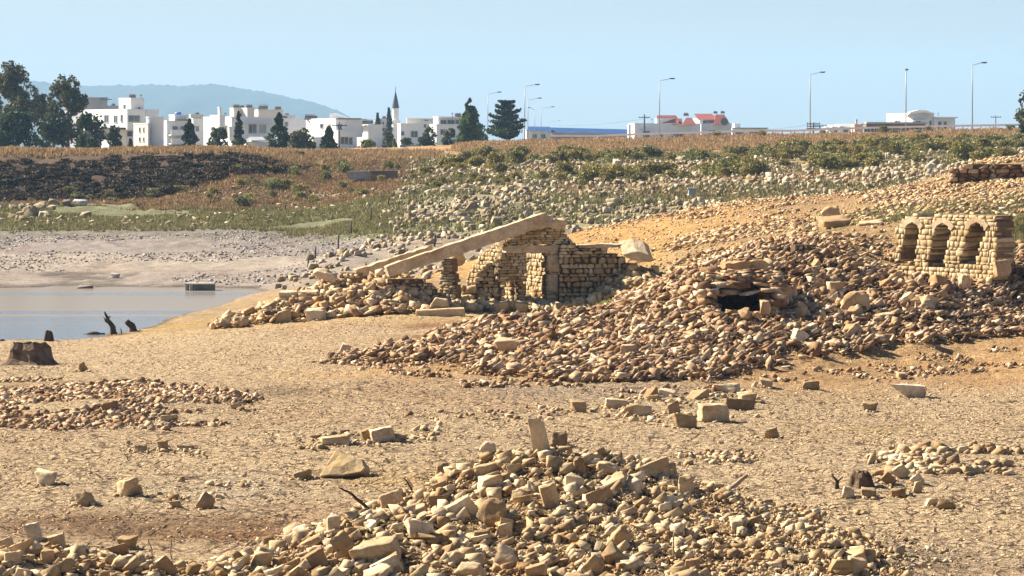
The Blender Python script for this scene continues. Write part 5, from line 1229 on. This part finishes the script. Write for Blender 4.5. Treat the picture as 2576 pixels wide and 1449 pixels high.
# ------------------------------------------------------------------ houses
class House:
    def __init__(s, Y, label, name='house', cat='house', ang=35, cx=None, mat='white'):
        s.Y = Y; s.a = math.radians(ang); s.mat = mat
        s.e = empty(name, (wx(cx, Y), Y, 0)); tag(s.e, label, cat); s.cx = cx
        s.e.location.z = wz(382, Y); s.o = Vector(s.e.location)
        s.F = Vector((math.cos(s.a), math.sin(s.a), 0)); s.L = Vector((-math.sin(s.a), math.cos(s.a), 0)); s.k = 0
    def corner(s, pc, dy): Y = s.Y+dy; return Vector((wx(pc, Y), Y, 0))
    def hit(s, px, C, D):
        """distance along D from C where the picture column px crosses"""
        t = (px-1288)/F; return (t*C.y-C.x)/(D.x-t*D.y)
    def block(s, pl, pc, pr, top, base, dy=0, mat=None, name='wall', par=None, minL=3.0, minF=3.0):
        C = s.corner(pc, dy); lf = max(s.hit(pr, C, s.F), .0) if pr > pc else minF; ll = max(s.hit(pl, C, s.L), 0) if pl < pc else minL
        z0 = wz(base, C.y); z1 = wz(top, C.y); B = [C, C+s.F*lf, C+s.F*lf+s.L*ll, C+s.L*ll]
        mb = MB(); s.k += 1
        mb.prism([Vector((b.x, b.y, z0))-s.o for b in B], (0, 0, z1-z0))
        par_z = .35
        for i in range(4):           # parapet lip
            a, b_ = B[i], B[(i+1) % 4]; d = (b_-a).normalized(); nrm = Vector((d.y, -d.x, 0))
            mb.prism([Vector((q.x, q.y, z1+.003*s.k))-s.o for q in (a+nrm*.06-d*.06, b_+nrm*.06+d*.06, b_-nrm*.2-d*.2, a-nrm*.2+d*.2)], (0, 0, .22))
        mb.build(name, M[mat or s.mat], par or s.e)
        return C, lf, ll, z0, z1
    def window(s, blk, face, x0, x1, y0, y1, mat='glass', frame=True):
        C = blk[0]; D = s.F if face == 'F' else s.L; nrm = Vector((math.sin(s.a), -math.cos(s.a), 0)) if face == 'F' else Vector((-math.cos(s.a), -math.sin(s.a), 0))
        t0 = s.hit(x0, C, D); t1 = s.hit(x1, C, D); P0 = C+D*t0; P1 = C+D*t1; za = wz(y1, (P0.y+P1.y)/2); zb = wz(y0, (P0.y+P1.y)/2)
        def pr(a, b_, z0, z1, out, dep): mb.prism([Vector((q.x, q.y, z0))-s.o for q in (a-nrm*dep, b_-nrm*dep, b_+nrm*out, a+nrm*out)], (0, 0, z1-z0))
        d = (P1-P0).normalized(); fw = .09
        mb = MB(); pr(P0-d*fw, P0, za, zb, .07, .05); pr(P1, P1+d*fw, za, zb, .07, .05); pr(P0-d*fw, P1+d*fw, zb, zb+fw, .08, .05); pr(P0-d*(fw+.05), P1+d*(fw+.05), za-fw, za, .12, .05)
        if (P1-P0).length > 1.2: mid = P0.lerp(P1, .5); pr(mid-d*.03, mid+d*.03, za, zb, .05, .04)
        f = mb.build('window', M['frame'], s.e)
        mb = MB(); pr(P0, P1, za, zb, .03, .03); mb.build('pane', M[mat], f)
    def solar(s, px, py, w, dy=0):
        """roof water heater: dark sloping panel, white tank behind and a light frame"""
        C = s.corner(px, dy); C.z = wz(py, C.y); C -= s.o; k = w*(s.Y+dy)/F; e = None
        mb = MB()
        p = C; mb.prism([p+Vector((-k/2, -k*.3, .25)), p+Vector((k/2, -k*.3, .25)), p+Vector((k/2, k*.3, .25+k*.30)), p+Vector((-k/2, k*.3, .25+k*.30))], (0, .06, -.10)); f = mb.build('solar_panel', M['darkroof'], s.e)
        mb = MB(); mb.tube([p+Vector((-k*.45, k*.4, .30+k*.38)), p+Vector((k*.45, k*.4, .30+k*.38))], min(k*.16, .32), 12); mb.build('tank', M['tank'], f)
        mb = MB()
        for sx in (-.4, .4):
            for yy, zz in ((-.28, .3), (.4, .3+k*.32)): mb.tube([p+Vector((sx*k, yy*k, -.1)), p+Vector((sx*k, yy*k, zz))], .05, 5)
        mb.build('stand', M['metal'], f)
    def ledge(s, blk, face, x0, x1, y, out=1.0, th=.18, mat=None, rail=0.0, name='balcony'):
        C = blk[0]; D = s.F if face == 'F' else s.L; nrm = Vector((math.sin(s.a), -math.cos(s.a), 0)) if face == 'F' else Vector((-math.cos(s.a), -math.sin(s.a), 0))
        P0 = C+D*s.hit(x0, C, D); P1 = C+D*s.hit(x1, C, D); z = wz(y, P0.y)
        mb = MB(); mb.prism([Vector((q.x, q.y, z))-s.o for q in (P0-nrm*.1, P1-nrm*.1, P1+nrm*out, P0+nrm*out)], (0, 0, th))
        if rail: mb.prism([Vector((q.x, q.y, z+th))-s.o for q in (P0+nrm*(out-.12), P1+nrm*(out-.12), P1+nrm*out, P0+nrm*out)], (0, 0, rail))
        mb.build(name, M[mat or s.mat], s.e)

h = House(640, 'grey block half hidden behind the eucalyptus and the white flats', cx=240, mat='greywall'); b1 = h.block(160,205,270,247,395,0); h.ledge(b1,'F',255,268,251,2.5,.15,mat='darkroof',name='canopy')
h = House(560, 'large white flats with a roof block and a green glazed window', 'apartment_house', 'apartment house', cx=300)
b1 = h.block(210,320,366,277,328,0); b2 = h.block(299,329,362,249,277,1.5); h.block(366,366.5,399,278,300,4,minL=4); b3 = h.block(255,318,337,327,395,2.5)
h.window(b1,'F',323,351,291,306,'greenglass'); h.window(b1,'L',263,273,290,308); h.window(b1,'L',287,295,291,308); h.window(b1,'L',304,309,289,306); h.window(b2,'L',311,316,264,274); h.window(b2,'F',348,352,270,275)
h.window(b3,'L',258,268,333,342); h.window(b3,'F',320,332,330,343); h.ledge(b1,'L',250,316,326,1.8,.4,mat='darkroof',name='awning'); h.solar(333,249,17,3)
h = House(520, 'cream house with small windows and a round stair tower', cx=372, mat='cream'); b1 = h.block(336,372,376,313,395,0); h.window(b1,'L',350,354,321,332,'darkroof'); h.window(b1,'L',360,363,321,332,'darkroof'); h.window(b1,'L',350,354,346,356,'darkroof'); h.window(b1,'L',360,363,346,356,'darkroof')
mb = MB(); C = at(390, 0, 524)-h.o; C.z = 0; r = 22*524/F; mb.tube([(C.x, C.y, wz(395, 524)-h.o.z), (C.x, C.y, wz(296, 524)-h.o.z)], r, 32); mb.tube([(C.x, C.y, wz(297, 524)-h.o.z), (C.x, C.y, wz(293.5, 524)-h.o.z)], r*1.05, 32); mb.build('stair_tower', M['white'], h.e, False)
h = House(555, 'shaded house with stacked balconies and a blue tank on its roof', cx=430); b1 = h.block(408,420,474,306,395,0); b2 = h.block(425,440,472,291,307,2); h.window(b1,'F',434,446,318,338); h.window(b1,'F',434,446,352,372); h.window(b1,'F',455,465,318,334)
h.ledge(b1,'F',422,462,341,1.4,.2,rail=.9); h.ledge(b1,'F',422,462,363,1.4,.2,rail=.9); h.ledge(b2,'F',440,470,303,1.2,.15,mat='darkroof',name='awning')
mb = MB(); C = at(448, 288, 559)-h.o; mb.tube([C+Vector((-.55, 0, 0)), C+Vector((.55, 0, 0))], .45, 12); mb.build('water_tank', M['bluetank'], h.e, True)
h = House(600, 'plain grey white house glimpsed right of the broad cypress', cx=500); b1 = h.block(478,486,518,300,395,0); h.window(b1,'F',492,500,318,330)
h = House(570, 'white house with a chimney wall and two roof stair blocks', 'villa', 'house', cx=585); b1 = h.block(512,583,694,296,395,0); b2 = h.block(529,553,566,292,320,-1.5,minF=2); h.block(548,552,557,272,320,-2); b3 = h.block(578,588,612,274,297,3,mat='cream'); b4 = h.block(608,622,640,274,297,2,mat='cream')
h.window(b1,'F',626,645,313,335); h.window(b1,'F',652,669,314,334,'greywall'); h.window(b1,'L',562,571,316,329); h.window(b1,'L',532,539,318,328); h.window(b3,'F',603,607,285,297); h.solar(594,274,16,4); h.solar(608,274,12,6); h.solar(627,274,16,4)
h.ledge(b1,'F',600,690,308,1.0,.2,name='balcony')
h = House(470, 'small white shed with a pitched pale roof below the villa', 'shed', 'shed', cx=640); b1 = h.block(614,632,674,356,395,0)
mb = MB(); A = [Vector(q)-h.o for q in (at(612, 357, 469), at(674, 357, 471), at(660, 344, 474), at(628, 344, 473))]; mb.prism([(a.x, a.y, a.z) for a in A], (0, 3, -.15)); mb.build('roof', M['greywall'], h.e)
h = House(620, 'beige block with solar panels behind the chimney villa', cx=680, mat='cream'); b1 = h.block(640,650,712,278,320,0); h.solar(662,278,24,3); h.solar(699,278,16,4)
h = House(590, 'low white terrace house left of the big rounded tree', cx=745); b1 = h.block(700,712,790,300,395,0); b2 = h.block(770,788,830,304,395,-6); h.solar(778,303,24,-4); h.solar(791,300,14,-2); h.window(b1,'F',716,724,307,318); h.solar(716,300,14,2)
h = House(540, 'three storey white house with a slanted white roof hood', cx=860); b1 = h.block(784,845,912,301,345,2); b2 = h.block(830,850,898,331,400,-2); h.window(b1,'F',849,859,313,326); h.window(b1,'L',806,813,312,322); h.window(b1,'L',822,832,312,324,'frame')
h.window(b2,'F',857,875,345,362); h.window(b2,'F',878,886,346,363); h.window(b2,'F',862,875,375,388); h.window(b2,'F',877,886,377,389)
mb = MB(); A = [Vector(q)-h.o for q in (at(829, 300, 548), at(880, 300, 548), at(872, 295, 548), at(840, 284.5, 548), at(830, 285, 548))]; mb.prism([tuple(a) for a in A], (0, 5, 0)); mb.build('roof_hood', M['white'], h.e)
h.ledge(b1,'F',846,905,300,.6,.2,mat='darkroof',name='cornice')
h = House(560, 'white house with dark solar panels left of the minaret', cx=925); b1 = h.block(894,926,962,316,395,0); h.window(b1,'L',906,912,320,331); h.solar(912,316,26,3); h.solar(930,314,18,3); h.ledge(b1,'L',894,924,317,.7,.2,mat='cream',name='cornice')
h = House(620, 'white house right of the minaret foot', cx=1030); b1 = h.block(1000,1008,1062,313,395,0); h.window(b1,'F',1034,1050,330,345); h.window(b1,'F',1009,1016,331,340); h.block(1022,1024,1060,300,314,6,mat='cream')
h = House(580, 'white villa with a glazed top floor left of the pine', cx=1120); b1 = h.block(1080,1098,1168,315,395,2); b2 = h.block(1090,1102,1160,296,316,4); h.window(b2,'F',1108,1122,302,312); h.window(b2,'F',1126,1142,302,312); h.window(b2,'F',1146,1154,302,313); h.window(b1,'F',1108,1122,326,338); h.solar(1152,296,16,7); h.ledge(b2,'F',1100,1160,297,.5,.15,name='cornice')
h = House(760, 'faint pale house low behind the white villa', cx=1075, mat='cream'); h.block(1055,1060,1100,300,372,0)
for (px0, pcn, px1, top, Y_, lab_, m_) in ((694,702,742,292,640,'small white house squeezed behind the wide ragged conifer','white'), (476,480,512,290,680,'faint block behind the broad cypress','cream'), (940,948,985,300,700,'pale block between the solar panelled house and the minaret','greywall'), (1046,1052,1092,307,690,'low white block behind the house right of the minaret','white'), (1092,1097,1150,309,720,'low cream block behind the white villa left of the pine','cream'), (262,270,300,268,700,'pale block right of the grey block on the left','greywall')):
    h = House(Y_, lab_, cx=(px0+px1)/2, mat=m_); b1 = h.block(px0, pcn, px1, top, 392, 0)
    for q_ in range(3):
        xq = pcn+4+q_*(px1-pcn-8)/3.0
        for yq in (top+6, top+22): h.window(b1, 'F', xq, xq+5, yq, yq+8)
    h.solar((pcn+px1)/2, top, 10, 3)
for (px, yb, yt, Y_, lab_) in ((355,250,238,563,'thin roof aerial on the large white flats'), (567,296,284,573,'thin roof aerial beside the chimney wall'), (905,317,303,562,'thin roof aerial above the solar panelled house'), (1138,297,284,584,'thin roof aerial on the white villa left of the pine'), (1640,313,298,762,'thin roof aerial on the left red roofed villa'), (2360,297,284,722,'thin roof aerial on the villa with the curved hood')):
    mb = MB(); C = at(px, yb, Y_); hh_ = wz(yt, Y_)-C.z; mb.tube([(0, 0, -.3), (0, 0, hh_)], .045, 5)
    for z_ in (.78, .9, .99): mb.box(-.35*(1.5-z_), .35*(1.5-z_), -.02, .02, hh_*z_-.025, hh_*z_+.025)
    tag(mb.build('aerial', M['darkpole'], None, False, C), lab_, 'aerial')
# minaret
Y = 700; e = empty('minaret', (wx(995, Y), Y, wz(380, Y))); tag(e, 'white minaret with a pointed dark spire', 'minaret'); k = Y/F; zb = e.location.z
def zz(y): return wz(y, Y)-zb
mb = MB(); mb.tube([(0, 0, 0), (0, 0, zz(330))], 12*k, 10); mb.tube([(0, 0, zz(330)), (0, 0, zz(310))], 9.5*k, 16); mb.tube([(0, 0, zz(302)), (0, 0, zz(272))], [9.0*k*.9, 8.6*k*.9], 16); mb.build('shaft', M['white'], e)
mb = MB(); mb.tube([(0, 0, zz(313)), (0, 0, zz(307)), (0, 0, zz(303))], [9*k, 12.5*k, 13*k], 20); mb.build('balcony', M['white'], e)
mb = MB(); mb.tube([(0, 0, zz(272)), (0, 0, zz(250)), (0, 0, zz(232))], [9.5*k, 5.2*k, 1.4*k], 16); mb.build('spire', M['slateroof'], e)
mb = MB(); mb.tube([(0, 0, zz(233)), (0, 0, zz(217))], [.09, .04], 6); mb.build('finial', M['darkpole'], e)
# long blue roofed hall
h = House(800, 'long low hall with a bright blue roof', 'hall', 'hall', ang=6, cx=1450); b1 = h.block(1322,1326,1582,333,375,0); b2 = h.block(1322,1324,1386,328,372,-3)
mb = MB(); q = lambda px, py, Y: Vector(at(px, py, Y))-h.o
A = [q(1384, 333, 797), q(1584, 337, 799), q(1584, 326, 806), q(1384, 321, 803)]; mb.prism([tuple(a) for a in A], (0, .3, .05)); A = [q(1325, 329, 792), q(1384, 331, 793), q(1384, 319.5, 800), q(1330, 318.5, 800)]; mb.prism([tuple(a) for a in A], (0, .3, .05)); mb.build('roof', M['blueroof'], h.e)
for i in range(8): h.window(b1, 'F', 1396+i*23, 1410+i*23, 340, 350)
h.window(b2,'F',1340,1350,338,348); h.window(b2,'F',1360,1372,338,348)
h = House(720, 'dark low shed roofs before the blue roofed hall', 'shed', 'shed', ang=12, cx=1450, mat='brownwall'); b1 = h.block(1384,1390,1500,348,372,0,mat='brownwall'); b2 = h.block(1500,1504,1578,346,372,3,mat='greywall')
mb = MB(); q = lambda px, py, Y: Vector(at(px, py, Y))-h.o
A = [q(1384, 350, 718), q(1500, 352, 724), q(1500, 345, 728), q(1390, 337, 722)]; mb.prism([tuple(a) for a in A], (0, .3, .08)); mb.build('roof', M['darkroof'], h.e)
# villas with red roofs
def gable(h, x0, x1, ye, yr, x2, x3, Y, mat='redroof', dep=6):
    """pitched roof: eaves x0..x1 at row ye, ridge x2..x3 at row yr"""
    E0, E1 = Vector(at(x0, ye, Y))-h.o, Vector(at(x1, ye, Y))-h.o; R0, R1 = Vector(at(x2, yr, Y+dep/2))-h.o, Vector(at(x3, yr, Y+dep/2))-h.o
    B0, B1 = E0+Vector((0, dep, 0)), E1+Vector((0, dep, 0)); mb = MB()
    mb.add([E0, E1, R1, R0, B0, B1], [(0, 1, 2, 3), (3, 2, 5, 4), (0, 3, 4), (1, 5, 2), (0, 4, 5, 1)]); mb.build('roof', M[mat], h.e)
h = House(760, 'white villa with a red tiled roof, left of the pair', 'villa', 'house', ang=22, cx=1680); b1 = h.block(1582,1596,1762,312,370,0); b2 = h.block(1648,1652,1716,300,313,4)
gable(h, 1652, 1718, 314, 290, 1653, 1700, 764); gable(h, 1716, 1752, 314, 296, 1726, 1740, 762, 'redroof', 5)
for x0, x1, y0, y1 in ((1618,1634,330,346),(1660,1668,334,346),(1694,1724,336,347),(1740,1748,336,346),(1706,1714,305,312),(1732,1740,303,312)): h.window(b1,'F',x0,x1,y0,y1)
h.solar(1726,293,13,6); h.ledge(b1,'F',1612,1640,329,1.2,.2,name='balcony'); h.block(1578,1581,1587,316,358,-4)
h = House(770, 'white villa with a red tiled roof, right of the pair', 'villa', 'house', ang=22, cx=1790); b1 = h.block(1750,1764,1840,312,370,0); b2 = h.block(1744,1760,1830,300,313,4)
gable(h, 1758, 1812, 301, 286, 1746, 1790, 772); gable(h, 1796, 1838, 313, 288, 1800, 1822, 770)
for x0, x1, y0, y1 in ((1768,1780,303,311),(1782,1800,328,346),(1818,1828,331,346)): h.window(b1,'F',x0,x1,y0,y1)
mb = MB(); C = at(1822, 306, 766)-h.o
mb.tube([C+Vector((0, -.3, 0)), C+Vector((0, -.25, 0))], 1.0, 16); mb.build('round_window', M['glass'], h.e); h.solar(1800,287,10,8); h.solar(1818,287,10,8)
h = House(800, 'small flat roofed annex right of the red roofed villas', ang=20, cx=1880); b1 = h.block(1838,1842,1930,324,365,0); b2 = h.block(1843,1848,1862,313,325,2); h.window(b1,'F',1850,1870,332,341); h.window(b1,'F',1886,1905,332,341); h.ledge(b1,'F',1842,1930,323,.8,.2,mat='darkroof',name='cornice')
h = House(700, 'small white house with two grey pitched roof halves', ang=28, cx=2110); b1 = h.block(2076,2094,2108,320,360,0); b2 = h.block(2098,2112,2140,320,360,-1); h.window(b1,'L',2081,2085,329,335); h.window(b2,'L',2102,2106,329,335); h.window(b2,'F',2122,2132,326,333)
gable(h, 2076, 2106, 321, 313, 2084, 2104, 700, 'greywall', 8); gable(h, 2098, 2142, 320, 311, 2106, 2140, 699, 'greywall', 8)
h = House(640, 'long unfinished brown building with dark openings', 'unfinished_building', 'building', ang=10, cx=2230, mat='brownwall'); b1 = h.block(2166,2180,2328,312,360,0); b2 = h.block(2140,2150,2170,315,360,-1,mat='pinkwall')
for x0, x1, y0, y1 in ((2182,2204,321,332),(2216,2234,321,331),(2262,2268,323,330),(2290,2312,320,330)): h.window(b1,'F',x0,x1,y0,y1,'darkroof')
h.ledge(b1,'F',2175,2328,311,1.4,.35,mat='concrete',name='roof_slab'); h.block(2152,2153,2157,303,316,0,mat='pinkwall',minL=.6)
h = House(720, 'white villa with a curved roof hood behind the brown building', 'villa', 'house', ang=24, cx=2330); b1 = h.block(2230,2274,2290,288,360,6); b2 = h.block(2276,2296,2350,286,365,0); b3 = h.block(2346,2350,2403,297,365,2); h.window(b1,'L',2252,2258,303,311); h.window(b1,'L',2260,2264,303,311); h.window(b2,'F',2304,2316,304,313); h.window(b2,'F',2338,2343,303,325); h.window(b3,'F',2360,2368,306,326); h.window(b3,'F',2374,2381,306,326)
mb = MB(); prof = [(2283,290),(2292,281),(2310,277),(2328,277),(2345,283),(2352,287),(2340,286),(2326,283),(2310,283),(2296,287)]; mb.prism([tuple(Vector(at(x, y, 719))-h.o) for x, y in prof], (0, 5, 0)); mb.build('curved_roof', M['white'], h.e)
h.ledge(b2,'F',2296,2330,304,1.6,.2,name='balcony'); h.ledge(b3,'F',2352,2403,297,1.2,.3,name='cornice')
# walls and roadside
def box_thing(name, x0, x1, y0, y1, Y, dep, mat, label, cat):
    mb = MB(); a = at(x0, y1, Y); b_ = at(x1, y0, Y); c = Vector((a.x, a.y, a.z)); mb.box(0, b_.x-a.x, 0, dep, 0, b_.z-a.z); mb.box(-.08, b_.x-a.x+.08, -.08, dep+.08, b_.z-a.z, b_.z-a.z+.09)
    return tag(mb.build(name, M[mat], None, False, c), label, cat)
box_thing('concrete_wall', 1006, 1048, 366, 392, 500, .4, 'greywall', 'grey garden wall below the white house by the minaret', 'wall')
box_thing('concrete_wall', 876, 930, 433, 452, 262, .5, 'concrete', 'left half of the broken brown wall on the slope', 'wall'); box_thing('concrete_wall', 932, 1000, 432, 452, 261.5, .5, 'brownwall', 'right half of the broken brown wall on the slope', 'wall')
box_thing('gate_post', 1064, 1082, 386, 402, 360, .5, 'concrete', 'pale concrete block at the end of the tree row', 'concrete block')
box_thing('boundary_stone', 1936, 1950, 424, 446, 262, .5, 'concrete', 'pale upright boundary stone among the shrubs', 'boundary stone')
box_thing('boundary_stone', 1733, 1752, 476, 492, 205, .6, 'greywall', 'grey cube shaped block among the pale boulders', 'concrete block')
mb = MB(); C = at(897, 377, 430); mb.prism([(0, 0, 0), (.6, 0, .3), (.55, 0, 1.1), (0, 0, 1.0)], (0, .04, 0)); mb.tube([(0, 0, -1), (0, 0, 1.3)], .03, 6); o = mb.build('flag', M['redcloth'], None, False, C-Vector((0, 0, .5))); tag(o, 'small red flag right of the three storey house', 'flag')

# ------------------------------------------------------------------ mountain
prof = [(-1500,300),(-900,262),(-400,232),(-100,210),(60,204),(140,213),(230,216),(330,218),(420,215),(500,212),(560,216),(620,224),(700,238),(760,252),(820,268),(860,285),(890,304),(930,330),(980,352),(1250,360)]
Ym = 6000.0; xs = np.arange(-1500, 1250, 3.0); ry = np.interp(xs, [p[0] for p in prof], [p[1] for p in prof])
ridge = wz(ry, Ym)+fbm(xs/90., xs*0, 2, 3)*5; trees_ = np.maximum(0, fbm(xs/7., xs*0+3, 3, 8))*5
rows = []
for t in np.linspace(-1, 1, 81):
    yy = Ym+t*1400; f = (1-abs(t)**1.3); z = -25+(ridge+25)*f+trees_*(f > .985)+fbm(xs/90., xs*0+t*2.2, 3, 50)*9*(f < .985)*(abs(t) > .01)*np.clip(abs(t)*6, 0, 1)
    rows.append(np.stack([(xs-1288)*Ym/F, np.full_like(xs, yy), z], -1))
V = np.vstack(rows); n = len(xs); idx = np.arange(len(V)).reshape(-1, n)
Fq = np.stack([idx[:-1, :-1], idx[:-1, 1:], idx[1:, 1:], idx[1:, :-1]], -1).reshape(-1, 4)
m, nt, b = newmat('forested mountain'); geo = N(nt, 'ShaderNodeNewGeometry')
nn = noise_(nt, geo.outputs['Position'], .02, 6, .7); c = ramp(nt, nn, [(.35, (0.015, 0.03, 0.03)), (.65, (0.024, 0.04, 0.035))]); nt.links.new(c, b.inputs['Base Color']); b.inputs['Roughness'].default_value = 1
tag(obj('hills', mesh_np('hills', V, Fq, m, True)), 'blue wooded mountain ridge on the left horizon', 'mountain', kind='structure')

# ------------------------------------------------------------------ haze
m = bpy.data.materials.new('haze'); m.use_nodes = True; nt = m.node_tree; nt.nodes.clear()
out = nt.nodes.new('ShaderNodeOutputMaterial'); pv = nt.nodes.new('ShaderNodeVolumePrincipled'); pv.inputs['Color'].default_value = (0.40, 0.68, 1.0, 1); pv.inputs['Density'].default_value = 0.00013; pv.inputs['Anisotropy'].default_value = 0.0
nt.links.new(pv.outputs[0], out.inputs['Volume'])
mb = MB(); mb.box(-6500, 7000, -60, 9700, -60, 260)
tag(mb.build('haze', m), 'thin pale blue air over the whole valley', 'haze', kind='stuff')
